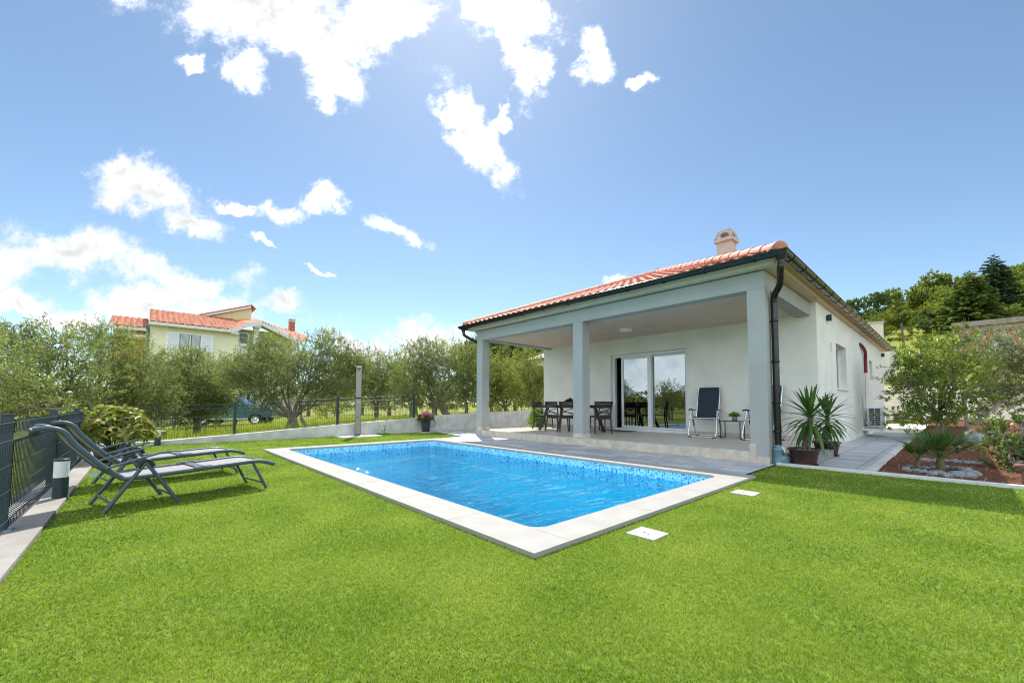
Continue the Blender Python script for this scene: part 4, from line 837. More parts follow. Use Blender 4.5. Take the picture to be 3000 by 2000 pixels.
for (x0, x1, y0, y1), lb in (((-1.755, -1.52, 2.80, 3.035), 'square white inspection cover in the lawn near the front corner of the pool'), ((-1.757, -1.514, 4.966, 5.205), 'square white inspection cover in the lawn near the shaded corner of the pool')):
    t = thing('inspection_cover', lb, 'cover', ((x0+x1)/2, (y0+y1)/2, 0), 0, 'white inspection covers in the lawn'); a = (x1-x0)/2; MB().box(-a, a, -a, a, -.01, .012).build('lid', mat('cover_plastic', (.42, .41, .39), .6, var=.06), t, world=False, bevel=.004); MB().box(-.035, -.008, -.012, .0, .0122, .0132).box(.012, .03, -.03, -.02, .0122, .0132).build('finger_slot', mat('grille_dark'), t, world=False)

# ------------------------------------------------------------------ potted yuccas
def yucca(loc, h_stem, lean, top, nl, seed, label, spread=1.):
    q = random.Random(seed); t = thing('potted_yucca', label, 'potted plant', loc, 0, 'potted yuccas beside the terrace')
    POT = mat('pot_plum', (.055, .022, .022), .38, var=.12, scale=5)
    MB().lathe([(.001, .012), (.155, .012), (.165, .03), (.205, .24), (.232, .25), (.236, .275), (.212, .275), (.20, .235), (.001, .235)], (0, 0, 0), 32).build('pot', POT, t, world=False); MB().lathe([(.001, 0), (.19, 0), (.2, .022), (.19, .022), (.17, .008)], (0, 0, 0), 28).build('saucer', mat('saucer_black', (.02, .015, .015), .5), t, world=False)
    s = MB()
    for k in range(34): a, r = q.random()*6.28, .185*math.sqrt(q.random()); s.ball((r*math.cos(a), r*math.sin(a), .243), q.uniform(.016, .03), (1.2, .9, .55), 7, 5, .15, k)
    s.build('pebble', mat('white_pebble', (.62, .60, .56), .7), t, world=False)
    p = bez([(0, 0, .22), (lean[0]*.3, lean[1]*.3, .22+h_stem*.4), (lean[0]*.9, lean[1]*.9, .22+h_stem*.8), (lean[0], lean[1], .22+h_stem)], 6); MB().tube(p, [.038+.007*math.sin(i*2.1) for i in range(len(p))], 9).build('trunk', mat('yucca_bark', (.15, .11, .065), .9, var=.3, scale=16, bump=.9, bscale=30, stretch=(1, 1, 2.5)), t, world=False)
    c = p[-1]; f = MB()
    for k in range(nl):
        u = k/nl; az = k*2.4+q.uniform(-.3, .3); el = 85-118*u**.9+q.uniform(-8, 8); L = (.36+.20*math.sin(min(1, u*1.3)*math.pi*.8)+q.uniform(-.04, .06))*spread; d = Vector((math.cos(az)*math.cos(R(el)), math.sin(az)*math.cos(R(el)), math.sin(R(el))))
        f.add([], []); blade_leaf(f, c+Vector((math.cos(az)*.02, math.sin(az)*.02, .13-.30*u)), d, L, .064+q.uniform(-.008, .008), .1+1.5*u**1.1 if el < 60 else .06, 8)
    f.build('leaf_rosette', leaf_mat('yucca_leaf', (.025, .07, .02), (.055, .13, .025), (.15, .22, .04), .3, .4, .4, 3), t, world=False)
yucca((-1.70, 8.06, .02), .56, (.09, .05), 1.34, 62, 5, 'potted yucca in the nearer plum pot beside the downpipe')
yucca((-1.72, 9.93, .02), .50, (.02, .03), 1.25, 58, 9, 'potted yucca in the farther plum pot behind the step block', .95)
# ------------------------------------------------------------------ neighbouring buildings
YEL = mat('yellow_stucco', (.80, .77, .56), .9, var=.04, scale=1, bump=.2, bscale=60); NW = mat('fascia_white', (.68, .68, .66), .7, var=.05)
ntile = mat('neighbour_tile', (.50, .17, .095), .7, var=.35, scale=4)
nh = thing('yellow_house', 'pale yellow two storey house with orange tiled roofs beyond the olive trees', 'house', (-41, 4, -.5))
FX = -37.6
MB().box(-46, FX, .14, 5.27, -.5, 6.62).box(-46, -38.7, 5.27, 9.5, -.5, 7.0).build('wall', YEL, nh)
MB().prism([(5.27, 6.9), (9.6, 6.9), (9.6, 6.2), (6.72, 7.38), (5.27, 6.9)][:4], 'x', -38.72, -38.65)
MB().box(-44, -39.6, -1.75, .14, -.5, 6.25).build('side_wing', mat('ochre_stucco', (.62, .36, .08), .9, var=.05), nh)
rf = MB(); slope(rf, (-37.0, .11, 6.62), (0, 1, 0), (-1, 0, 0), 5.3, 4.5, None, .352, .3); slope(rf, (-46, 5.4, 6.62), (0, -1, 0), (1, 0, 0), 5.3, 4.5, None, .352, .3); rf.build('roof', ntile, nh)
rf = MB(); slope(rf, (-38.0, -1.95, 6.25), (0, 1, 0), (-1, 0, 0), 2.0, 3.5, None, .334, .3); slope(rf, (-45.0, .05, 6.25), (0, -1, 0), (1, 0, 0), 2.0, 3.5, None, .334, .3); rf.build('wing_roof', ntile, nh)
f = MB().box(-37.06, -36.97, .08, 4.85, 6.40, 6.61).box(-38.06, -37.97, -1.95, .05, 6.03, 6.24).box(-46, -37.0, .05, .135, 6.42, 6.58).box(-39.4, -38.2, -1.7, .1, 5.6, 5.78); f.build('fascia', NW, nh)
for k in range(8): MB().box(-37.6, -37.07, .35+.62*k, .46+.62*k, 6.40, 6.52).build('rafter_end', NW, nh)
MB().tube(bez([(-37.1, .0, 6.4), (-37.3, -.02, 6.2), (-37.55, .02, 6.0), (-37.56, .02, 5.0), (-37.56, .02, 0)], 4), .06, 8).build('downpipe', mat('pipe_teal', (.10, .22, .22), .5), nh)
pg = [(4.75, 6.58), (5.80, 7.27), (6.72, 7.50), (9.80, 6.17)]
g = MB()
for (a, za), (c, zc_) in zip(pg[:-1], pg[1:]): g.add([(x, y, z+dz) for x in (-36.95, -37.05) for y, z, dz in ((a, za, -.3), (c, zc_, -.3), (c, zc_, .02), (a, za, .02))], [(0, 1, 2, 3), (7, 6, 5, 4), (0, 4, 5, 1), (3, 2, 6, 7)])
g.build('porch_fascia', NW, nh)
g = MB()
for (a, za), (c, zc_) in zip(pg[:-1], pg[1:]): g.add([(-37.05, a, za-.1), (-37.05, c, zc_-.1), (-38.7, c, zc_-.1), (-38.7, a, za-.1)], [(0, 1, 2, 3)])
g.build('porch_soffit', mat('soffit_yellow', (.70, .60, .30), .9), nh)
rf = MB(); rf.add([(-37.0, a, z+.03) for a, z in pg]+[(-41.5, 4.75, 8.1), (-41.5, 5.8, 8.2), (-41.5, 6.72, 8.4), (-41.5, 11.4, 7.45)], [(0, 1, 5, 4), (1, 2, 6, 5)])
e = Vector((0, 3.08, -1.33)); L = e.length; n_ = 16
for k in range(n_):                                                  # right hand porch slope in corrugated courses
    for r in range(12):
        a = Vector((-37.0, 6.72, 7.53))+e*(k/n_); c = Vector((-37.0, 6.72, 7.53))+e*((k+1)/n_); A2 = Vector((-41.5, 6.72, 8.45)); e2 = Vector((0, 4.7, -1.0)); a2, c2 = A2+e2*(k/n_), A2+e2*((k+1)/n_)
        p = [a.lerp(a2, r/12), c.lerp(c2, r/12), c.lerp(c2, (r+1)/12), a.lerp(a2, (r+1)/12)]; m1, m2 = (p[0]+p[1])/2+Vector((0, 0, .09)), (p[2]+p[3])/2+Vector((0, 0, .09))
        rf.add([p[0], m1, p[1], p[2], m2, p[3]], [(0, 1, 4, 5), (1, 2, 3, 4)])
rf.build('porch_roof', ntile, nh)
MB().box(-37.75, -37.35, 6.27, 6.62, -.5, 7.05).box(-37.6, -37.0, 6.2, 6.7, 7.0, 7.22).box(-37.5, -37.1, 9.0, 9.3, -.5, 6.3).box(-37.6, -37.0, 4.8, 5.25, 6.28, 6.5).build('porch_pillar', NW, nh, bevel=.03)
dk = MB().box(-37.7, -37.56, 5.28, 5.98, 4.6, 6.55); d_ = dk.build('balcony_door', NW, nh); WORLD[d_] = WORLD[nh]
MB().box(-37.56, -37.545, 5.36, 5.90, 5.72, 6.48).build('pane', mat('dark_pane', (.03, .05, .07), .1), d_); a_ = MB(); a_.tube([(-37.545, 5.63+.17*math.cos(t_), 5.30+.2*math.sin(t_)) for t_ in np.linspace(0, math.pi, 9)]+[(-37.545, 5.46, 4.9)], .03, 5); a_.build('arch_moulding', mat('moulding_grey', (.4, .43, .46), .5), d_)
MB().add([(-38.68, 6.75, 5.75), (-38.68, 8.6, 5.75), (-38.68, 8.6, 6.05), (-38.68, 6.75, 6.72)], [(0, 1, 2, 3)]).build('gable_window', mat('dark_pane'), nh)
ug = MB().prism([(3.25, 8.0), (6.65, 8.0), (6.75, 9.2), (6.60, 9.32)], 'x', -45.0, -41.5); ug.build('clerestory_wall', mat('cream_stucco', (.66, .58, .33), .9), nh)
u = MB(); u.add([(x, y, z) for x in (-41.3, -45.2) for y, z in ((3.1, 8.0), (6.66, 9.36), (6.66, 9.56), (3.1, 8.18))], [(0, 1, 2, 3), (7, 6, 5, 4), (3, 2, 6, 7), (0, 4, 5, 1)]); u.build('clerestory_fascia', NW, nh)
u = MB(); u.add([(x, y, z) for x in (-41.25, -45.2) for y, z in ((3.1, 8.20), (6.7, 9.58), (7.05, 9.25), (7.05, 9.32), (6.7, 9.66), (3.1, 8.26))], [(0, 1, 4, 5), (1, 2, 3, 4), (5, 4, 10, 11), (4, 3, 9, 10), (6, 11, 10, 7)]); u.build('clerestory_roof', ntile, nh)
c_ = MB().box(-41.8, -41.35, 9.75, 10.2, 7.3, 8.6).build('chimney', mat('brick_red', (.42, .13, .08), .85, var=.3, scale=9), nh); WORLD[c_] = WORLD[nh]
MB().box(-41.85, -41.3, 9.7, 10.25, 8.6, 8.68).box(-41.75, -41.7, 9.8, 10.15, 8.68, 8.8).box(-41.45, -41.4, 9.8, 10.15, 8.68, 8.8).box(-41.85, -41.3, 9.7, 10.25, 8.8, 8.86).build('chimney_cap', CONC, c_)
wn = MB().box(-37.598, -37.52, .98, 3.74, 4.84, 6.10).build('window', mat('window_white', (.80, .82, .88), .5), nh); WORLD[wn] = WORLD[nh]
for k in range(4):
    y0 = 1.10+.64*k; s = MB(); s.box(-37.519, -37.50, y0, y0+.56, 4.94, 6.0); s.cur = 1
    for j in range(15): s.box(-37.499, -37.475, y0+.05, y0+.51, 4.98+.068*j, 5.015+.068*j)
    s.build('shutter', [mat('window_white') if k in (0, 3) else mat('dark_pane'), mat('slat_white', (.78, .8, .85), .5)], wn)
# grey roofed house half hidden behind the bungalow
c0 = at(1557, 1184, d=45); gh = thing('grey_roofed_house', 'old grey house with a weathered tiled roof seen under the terrace beam', 'house', (c0[0], c0[1], 0)); x, y = c0[0], c0[1]
MB().box(x, x+8, y, y+8, -.5, 5.9).build('wall', mat('old_render', (.42, .46, .47), .9, var=.2, scale=2), gh)
r_ = MB(); r_.add([(x-.5, y-.5, 6.0), (x+8.5, y-.5, 6.0), (x+8.5, y+8.5, 6.0), (x-.5, y+8.5, 6.0), (x+4, y+4, 8.3)], [(0, 1, 4), (1, 2, 4), (2, 3, 4), (3, 0, 4), (3, 2, 1, 0)]); r_.build('roof', mat('old_tile', (.42, .37, .36), .9, var=.25, scale=3, bump=.6, bscale=8), gh)
MB().box(x-.5, x+8.5, y-.52, y-.45, 5.86, 6.0).build('fascia', mat('brown_wood', (.10, .04, .03), .7), gh); wq = MB().box(x+.8, x+2.0, y-.06, y-.01, 4.3, 5.6).build('window', mat('window_white'), gh); WORLD[wq] = WORLD[gh]; MB().box(x+.95, x+1.85, y-.07, y-.061, 4.45, 5.2).build('pane', mat('dark_pane'), wq)
# half built brick building on the hill, facing the yard
def facade(px0, d): 
    """local frame of a facade facing the yard: u to the right, z up"""
    o = at(px0, 1187, d=d); n = np.hypot(o[0], o[1]); ex, ey = o[0]/n, o[1]/n; return lambda u, z, k=0.: (o[0]+ey*u+ex*k, o[1]-ex*u+ey*k, z)
def fbox(mb, F, u0, u1, z0, z1, k0, k1): 
    vs = [F(u, z, k) for z in (z0, z1) for k in (k0, k1) for u in (u0, u1)]; return mb.add(vs, [(0, 2, 3, 1), (4, 5, 7, 6), (0, 1, 5, 4), (2, 6, 7, 3), (0, 4, 6, 2), (1, 3, 7, 5)])
F = facade(2812, 42); sc = 42/CAM_F; zz = lambda py: 1+(1187-py)*sc
o = F(0, 0); bb_ = thing('brick_building', 'half built brick and concrete building on the hillside at the right', 'building', (o[0], o[1], 5))
fbox(MB(), F, 1.6, 10, zz(1090), zz(957), .4, 6).build('wall', mat('pale_render', (.55, .50, .44), .9, var=.1), bb_)
m_ = MB(); fbox(m_, F, .25, 1.3, zz(1090), zz(957), 0, 5); m_.build('brick_pier', tiled('red_brick', (.66, .12, .05), (.52, .11, .07), (.35, .2, .16), .4, .2, .03, .9, (3, 3, 3), .25), bb_)
m_ = MB(); m_.add([F(-.3, zz(943), -.3), F(10, zz(943), -.3), F(10, zz(957), -.3), F(-.3, zz(957), -.3), F(-.3, zz(943), 6), F(10, zz(943), 6), F(10, zz(957), 6), F(-.3, zz(957), 6)], [(0, 1, 2, 3), (7, 6, 5, 4), (0, 4, 5, 1), (3, 2, 6, 7), (0, 3, 7, 4), (1, 5, 6, 2)]); m_.build('roof_slab', mat('raw_concrete', (.30, .25, .22), .9, var=.2, scale=1.5), bb_)
m_ = MB(); fbox(m_, F, 1.31, 1.6, zz(1090), zz(957), -.1, .3); fbox(m_, F, 1.6, 10, zz(975), zz(968), .2, .38); m_.build('concrete_frame', mat('raw_concrete'), bb_)
m_ = MB(); vs = []
for j in range(13): a = math.pi*j/12; vs += [F(3.0+1.0*math.cos(a), zz(1030)+2.2*math.sin(a)*.9, .36), F(3.0+1.25*math.cos(a), zz(1030)+2.5*math.sin(a)*.9, .36)]
m_.add(vs, [(2*j, 2*j+1, 2*j+3, 2*j+2) for j in range(12)]); m_.build('arch', mat('orange_brick', (.52, .15, .05), .9, var=.2), bb_)
m_ = MB(); fbox(m_, F, 2.1, 3.9, zz(1080), zz(1005), .34, .39); m_.build('arch_opening', mat('pale_blue_wall', (.42, .52, .50), .9), bb_)
m_ = MB(); 
for u_ in (.55, .7, .9): m_.tube([F(u_, zz(946), 1), F(u_+.03, zz(925), 1)], .02, 5)
m_.build('rebar', mat('rust', (.12, .05, .03), .9), bb_)
F = facade(2450, 34); sc = 34/CAM_F; zz2 = lambda py: 1+(1187-py)*sc
o = F(0, 0); an = thing('white_annex', 'flat roofed white house standing uphill behind the bungalow', 'house', (o[0], o[1], 3)); m_ = MB(); fbox(m_, F, -4, 3.13, zz2(1120), zz2(956), 0, 6); m_.build('wall', mat('annex_white', (.64, .59, .53), .9, var=.06), an)
m_ = MB(); fbox(m_, F, -4.1, 3.2, zz2(956), zz2(952), -.1, 6.1); m_.build('roof_slab', mat('annex_slab', (.5, .45, .4), .9), an)
m_ = MB(); fbox(m_, F, 3.14, 3.42, zz2(1115), zz2(1030), .0, 3); m_.build('garden_wall', mat('annex_white'), an)
m_ = MB(); fbox(m_, F, 3.45, 3.9, zz2(1100), zz2(1040), .6, 1.2); fbox(m_, F, 3.6, 3.75, zz2(1041), zz2(1028), .7, .9); tag(m_.build('rubble', CONC, bevel=.03), 'grey concrete remains beside the white annex', 'rubble')
m_ = MB(); b0 = at(2649, 1030, d=60); t0 = at(2641, 946, d=60); m_.tube([b0, t0], [.17, .12], 8); m_.tube([b0-np.array([0, 0, 2.]), b0], .17, 8); tag(m_.build('utility_pole', mat('old_wood', (.13, .10, .085), .9, var=.2, scale=3)), 'weathered wooden pole standing on the grassy hillside', 'pole')
# ------------------------------------------------------------------ car, bin, hose, sign
c0 = at(690, 1250, d=23.5); gz = float(terrain(c0[0], c0[1])); car = thing('parked_car', 'teal off road car parked behind the olive trees', 'car', (c0[0], c0[1], gz), math.atan2(HR[1], HR[0])+R(12))
TEAL = mat('teal_paint', (.025, .10, .125), .25, metal=.3, coat=.6)
b = MB(); b.prism([(-2.1, .45), (-1.95, .42), (1.95, .42), (2.15, .5), (2.15, .85), (2.0, 1.02), (.95, 1.08), (.4, 1.66), (-1.85, 1.70), (-2.08, 1.1)], 'y', -.85, .85); b.build('body', TEAL, car, world=False, bevel=.05)
for sd in (-1, 1):
    for x0, x1, k in ((-1.8, -1.0, 0), (-.9, -.15, 0), (-.05, .75, .45)):
        MB().add([(x0, sd*.856, 1.1), (x1, sd*.856, 1.1), (x1-k, sd*.856, 1.58), (x0, sd*.856, 1.58)], [(0, 1, 2, 3)]).build('window', mat('car_glass', (.02, .05, .06), .05), car, world=False)
    MB().box(-1.0, 1.0, sd*.86, sd*.96, .36, .42).build('side_step', CHR, car, world=False)
    for x in (-1.3, 1.35):
        w = MB().lathe([(.14, -.1), (.30, -.11), (.36, -.08), (.36, .08), (.30, .11), (.14, .1)], (x, sd*.78, .36), 20, rot=Matrix.Rotation(R(90), 3, 'X')).build('wheel', mat('rubber', (.015, .015, .015), .8), car, world=False)
        MB().lathe([(.001, .0), (.1, .02), (.2, .0), (.21, -.02)], (x, sd*.89, .36), 12, rot=Matrix.Rotation(R(90*sd), 3, 'X')).build('rim', CHR, w, world=False)
MB().box(-1.6, .3, -.6, .6, 1.72, 1.76).build('roof_rack', BLK, car, world=False); MB().box(-2.12, -2.08, .55, .8, .8, 1.0).box(-2.12, -2.08, -.8, -.55, .8, 1.0).build('tail_light', mat('tail_red', (.4, .01, .02), .3), car, world=False)
c0 = at(467, 1262, d=15.5); gz = float(terrain(c0[0], c0[1])); t = thing('utility_box', 'pale green box standing in the grass behind the variegated bush', 'box', (c0[0], c0[1], gz-.05), .4); MB().box(-.17, .17, -.15, .15, 0, .36).build('body', mat('pale_green', (.35, .48, .36), .6), t, world=False, bevel=.01); MB().box(-.19, .19, -.17, .17, .36, .39).build('lid', mat('pale_green'), t, world=False)
hz = MB(); hz.tube(bez([(-10.6, -.38, .02), (-10.2, -.12, .02), (-9.7, .02, .02), (-9.2, -.1, .02), (-8.8, -.35, .02)], 8), .016, 8); tag(hz.build('garden_hose', mat('hose_blue', (.03, .12, .42), .4)), 'blue garden hose lying on the lawn behind the loungers', 'hose')
c0 = at(2695, 1222, d=24.5); F = facade(2695, 24.5); sc = 24.5/CAM_F; t = thing('garden_sign', 'green notice board on wooden posts before the retaining wall', 'sign', (c0[0], c0[1], .2)); m_ = MB(); fbox(m_, F, -.34, .34, 1-.40, 1-.02, 0, .02); m_.build('board', mat('sign_green', (.01, .28, .10), .5), t)
m_ = MB(); fbox(m_, F, -.16, .22, .665, .69, -.004, -.001); fbox(m_, F, -.10, .16, .70, .72, -.004, -.001); fbox(m_, F, -.02, .12, .73, .745, -.004, -.001); m_.build('mark', mat('tag_white'), t)
for u_ in (-.55, .52):
    m_ = MB(); fbox(m_, F, u_-.05, u_+.05, .15, 1.05, -.03, .07); m_.build('post', mat('timber', (.22, .11, .06), .8, var=.2, scale=8), t)
m_ = MB(); c0 = at(2985, 1245, d=17.5); F = facade(2965, 17.5); fbox(m_, F, 0, 3, -.1, .28, 0, 1.2); fbox(m_, F, .15, 3, .28, .42, .3, 1.2); tag(m_.build('garden_steps', mat('step_pale', (.62, .6, .57), .85, var=.06), bevel=.01), 'pale concrete garden steps at the right edge behind the bush', 'steps')
# ------------------------------------------------------------------ planting bed
def rock(x, y, s, seed, grp, label):
    m_ = MB(); q = random.Random(seed); m_.ball((0, 0, 0), s, (1.25, .85, .62), 8, 5, .3, seed); m_.sm = [False]*len(m_.f); o = m_.build('rock', mat('limestone_grey', (.17, .20, .235), .9, col2=(.31, .32, .32), scale=9, bump=.7, bscale=22)); o.location = (x, y, soil_z(x, y)+s*.28); o.rotation_euler = (q.uniform(-.3, .3), q.uniform(-.3, .3), q.uniform(0, 3)); tag(o, label, 'rock', grp)
q = random.Random(4); k = 0
for i in range(46):
    a = i*2*math.pi/30+q.uniform(-.1, .1); ex, ey = .36, .55
    if i < 30: x, y = -.19+ex*math.cos(a), 8.86+ey*math.sin(a)
    else: x, y = q.uniform(-.42, .12), q.uniform(8.42, 8.75)
    rock(x, y, q.uniform(.035, .062)*(1.35 if x > -.05 else 1), i, 'rocks ringing the fan palm', 'grey limestone rock in the ring around the fan palm')
for i in range(20):
    x = -.40+.035*i+q.uniform(-.02, .02)+(.03 if i > 8 else 0); y = 10.55+.55*abs(math.sin(i*.9))*.7+q.uniform(-.1, .1)
    if .0 < x < .05: continue
    rock(x, y, q.uniform(.04, .07), 60+i, 'rocks behind the fan palm', 'pale limestone rock in the second row behind the fan palm')
rock(.26, 15.5, .24, 99, None, 'large grey boulder at the foot of the leaning garden tree')
PALML = leaf_mat('palm_leaf', (.04, .10, .03), (.09, .17, .035), (.30, .33, .06), .35, .4, .4, 3)
def fan_palm(loc, fronds, h, label, s=1.):
    t = thing('fan_palm', label, 'palm', loc); m_ = MB(); m_.tube([(0, 0, -.02), (.0, 0, h*.5), (.01, .0, h)], [.055*s, .05*s, .04*s], 9); m_.build('trunk', mat('palm_fibre', (.13, .09, .05), .95, var=.3, scale=20, bump=1, bscale=30, stretch=(1, 1, .3)), t, world=False)
    for az, el, L, rad in fronds:
        f = MB(); d = Vector((math.cos(R(az))*math.cos(R(el)), math.sin(R(az))*math.cos(R(el)), math.sin(R(el)))); p0 = Vector((0, 0, h*.85)); p1 = p0+d*L; f.tube([p0, p0.lerp(p1, .5)+Vector((0, 0, .015)), p1], [.012*s, .008*s, .006*s], 6)
        sd = d.cross(Vector((0, 0, 1))).normalized(); up = sd.cross(d)
        for j in range(19):
            a = R(-78+156*j/18); v = d*math.cos(a)+sd*math.sin(a)+up*.12; blade_leaf(f, p1, v, rad*(.78+.22*math.cos(a)), .028*s, .35, 5, .35, .8)
        f.build('frond', PALML, t, world=False)
fan_palm((-.18, 9.05, .04), [(150, 48, .30, .42), (190, 30, .28, .36), (20, 50, .26, .40), (-20, 34, .30, .42), (60, 65, .25, .34), (-90, 40, .22, .32), (250, 55, .22, .32), (100, 75, .2, .3), (-50, 62, .24, .34), (120, 40, .28, .36)], .17, 'large fan palm with open fronds inside the ring of rocks')
fan_palm((-.42, 8.95, .04), [(150, 55, .16, .24), (30, 58, .15, .24), (-70, 50, .14, .22), (210, 60, .14, .2), (90, 70, .15, .24)], .12, 'small fan palm to the left inside the ring of rocks', .7)
t = thing('garden_spotlight', 'small black and chrome spotlight standing in the soil behind the fan palm', 'garden light', (.01, 12.4, soil_z(.01, 12.4))); MB().lathe([(.012, 0), (.03, .11), (.032, .12)], (0, 0, 0), 12).build('spike', BLK, t, world=False); MB().lathe([(.034, .12), (.04, .17), (.03, .2), (.001, .205)], (0, 0, 0), 14).build('head', CHR, t, world=False)
t = thing('garden_lamp', 'small rusty brown garden lamp at the edge of the bed on the right', 'garden light', (.545, 8.13, .01)); MB().box(-.014, .014, -.014, .014, 0, .2).build('stem', mat('rust_brown', (.16, .07, .045), .7), t, world=False); MB().lathe([(.02, .2), (.07, .205), (.075, .25), (.06, .27), (.001, .275)], (0, 0, 0), 18).build('head', mat('rust_brown'), t, world=False, bevel=.004)
# ------------------------------------------------------------------ trees
BARK = mat('olive_bark', (.16, .125, .095), .95, col2=(.27, .23, .19), scale=9, bump=1., bscale=24, stretch=(1, 1, .4)); BARKG = mat('grey_bark', (.19, .16, .13), .95, col2=(.30, .27, .23), scale=9, bump=.6, bscale=24)
OLIVE = leaf_mat('olive_leaf', (.095, .125, .048), (.20, .23, .09), (.40, .41, .23), .5, .5, .35, .9)
OLIVE2 = leaf_mat('olive_leaf_light', (.11, .13, .035), (.24, .26, .065), (.44, .42, .17), .5, .5, .35, .9)
LAUREL = leaf_mat('broad_leaf', (.045, .10, .02), (.16, .22, .035), (.40, .42, .12), .48, .38, .45, 1.4)
def crown(lobes, ll, lw, dens, seed, up=.45, gap=1.):
    """sprays of leaves through ellipsoid lobes [(centre, rx, rz, ry)]"""
    g = np.random.default_rng(seed); out = []; tw = []
    for c, rx, rz, ry in lobes:
        nt_ = max(8, int(2.45*dens*math.pi*rx*rz/(ll*lw*.5)/17)); v = g.normal(size=(nt_, 3)); v /= np.linalg.norm(v, axis=1, keepdims=True); r = g.random(nt_)**.45
        r = np.where(g.random(nt_) < .12, r*1.22, r)
        r *= 1+.22*np.sin(v[:, 0]*5+seed)*np.sin(v[:, 2]*6+c[0])        # uneven outline
        p = np.asarray(c)+(HR*v[:, :1]*rx+HF*v[:, 1:2]*ry+np.array([0, 0, 1.])*v[:, 2:]*rz)*r[:, None]
        hole = sum(np.sin(p @ np.array(w_)+ph_+seed) for w_, ph_ in (((5.1, 2.2, 3.3), 0), ((-2.4, 4.7, 4.4), 1.7), ((3.0, -5.5, 2.7), 3.1), ((7.5, 6.1, -6.6), .6)))*gap
        kp = hole > -1.35; p, v = p[kp], v[kp]; nt_ = len(p)
        d = v*.7+g.normal(size=(nt_, 3))*.55+np.array([0, 0, up]); d /= np.linalg.norm(d, axis=1, keepdims=True); Lt = .26*(.6+.9*g.random(nt_))*min(1.3, max(.5, rx/.9)); tw.append((p, d, Lt))
        k = 17; s = (np.arange(k)+g.random((nt_, k)))/k
        curve = g.normal(size=(nt_, 3))*.25; b_ = p[:, None]+d[:, None]*(Lt[:, None]*s)[..., None]+curve[:, None]*(Lt[:, None]*s**2)[..., None]
        ld = d[:, None]*.75+g.normal(size=(nt_, k, 3))*.62; ld /= np.linalg.norm(ld, axis=2, keepdims=True)
        out.append(leaves(b_.reshape(-1, 3), ld.reshape(-1, 3), ll, lw, .0, rg=g, jit=.3))
        ns = 5+int(rx*5)                                             # thin upright shoots at the top of the lobe
        a = g.random(ns)*6.283; rr = g.random(ns)**.5; p = np.asarray(c)+HR*(np.cos(a)*rr*rx)[:, None]+HF*(np.sin(a)*rr*ry)[:, None]+np.array([0, 0, 1.])*(rz*np.sqrt(1-rr**2)*.95)[:, None]
        d = np.array([0, 0, 1.])+g.normal(size=(ns, 3))*.3; d /= np.linalg.norm(d, axis=1, keepdims=True); Ls = (.22+.3*g.random(ns))*min(1.2, max(.25, rz))
        k = 14; s = (np.arange(k)+.5)/k; b_ = p[:, None]+d[:, None]*(Ls[:, None]*s[None])[..., None]; ld = d[:, None]*.8+g.normal(size=(ns, k, 3))*.5; ld /= np.linalg.norm(ld, axis=2, keepdims=True)
        out.append(leaves(b_.reshape(-1, 3), ld.reshape(-1, 3), ll, lw, 0, rg=g, jit=.3))
    return np.concatenate(out), tw
def limbs(mb, base, fork, lobes, r0, seed, thin=.02):
    q = random.Random(seed); base, fork = Vector(base), Vector(fork)
    mb.tube(bez([base-Vector((0, 0, .15)), base+Vector((q.uniform(-.04, .04), q.uniform(-.04, .04), .1)), base.lerp(fork, .6)+Vector((q.uniform(-.06, .06), q.uniform(-.06, .06), 0)), fork], 4), [r0*1.35, r0*1.2]+[r0]*11, 9)
    for c, rx, rz, ry in lobes:
        c = Vector(c); m1 = fork.lerp(c, .35)+Vector((q.uniform(-.18, .18), q.uniform(-.18, .18), q.uniform(-.05, .15)))*min(1, (c-fork).length); m2 = fork.lerp(c, .72)+Vector((q.uniform(-.15, .15), q.uniform(-.15, .15), q.uniform(-.1, .1)))
        p = bez([fork, m1, m2, c+Vector((0, 0, rz*.3))], 5); n = len(p); mb.tube(p, [max(thin*.5, r0*.55*(1-i/n)**1.2) for i in range(n)], 7)
        for j in range(7):
            s = p[q.randrange(n//3, n)]; e = c+Vector(tuple(HR*q.uniform(-.8, .8)*rx+HF*q.uniform(-.8, .8)*ry))+Vector((0, 0, q.uniform(-.6, .9)*rz)); mb.tube(bez([s, s.lerp(e, .5)+Vector((q.uniform(-.1, .1), q.uniform(-.1, .1), .06)), e], 3), [thin, thin*.85, thin*.75, thin*.6, thin*.5, thin*.4, thin*.25], 5)
def tree(name, label, cat, base, d, lobes, ll, lw, dens, r0, seed, lm, bark, fork=.6, group=None, up=.45, flat=.85, extra=()):
    """base: photo pixel of the foot and depth; lobes (px, py, rx, ry, depth offset) measured on the photo at that depth"""
    o = at(base[0], 1186, d=d); gz = float(terrain(o[0], o[1])) if base[1] is None else float(at(base[0], base[1], d=d)[2]); t = thing(name, label, cat, (o[0], o[1], gz), 0, group); s = d/CAM_F
    L = []
    for l in lobes:
        px, py, rx, ry = l[:4]; dd = l[4] if len(l) > 4 else 0
        L.append((at(px, py, d=d+dd), rx*s, ry*s, max(rx, ry)*s*flat))
    q = random.Random(seed); m_ = MB(); fk = Vector((o[0]+q.uniform(-.1, .1), o[1]+q.uniform(-.1, .1), gz+fork)); limbs(m_, (o[0], o[1], gz), fk, L, r0, seed)
    for (bx, by) in extra:
        e = at(bx, base[1] or 1250, d=d); e[2] = gz; limbs(m_, e, (fk+Vector(e))/2+Vector((0, 0, fork*.6)), [L[seed % len(L)]], r0*.6, seed+bx)
    m_.build('trunk', bark, t); lv, tw = crown(L, ll, lw, dens, seed, up); o_ = np.array([o[0], o[1], gz]); np_mesh('crown', lv-o_, 4, lm, t)
    return t
OG = 'olive trees beyond the fence'
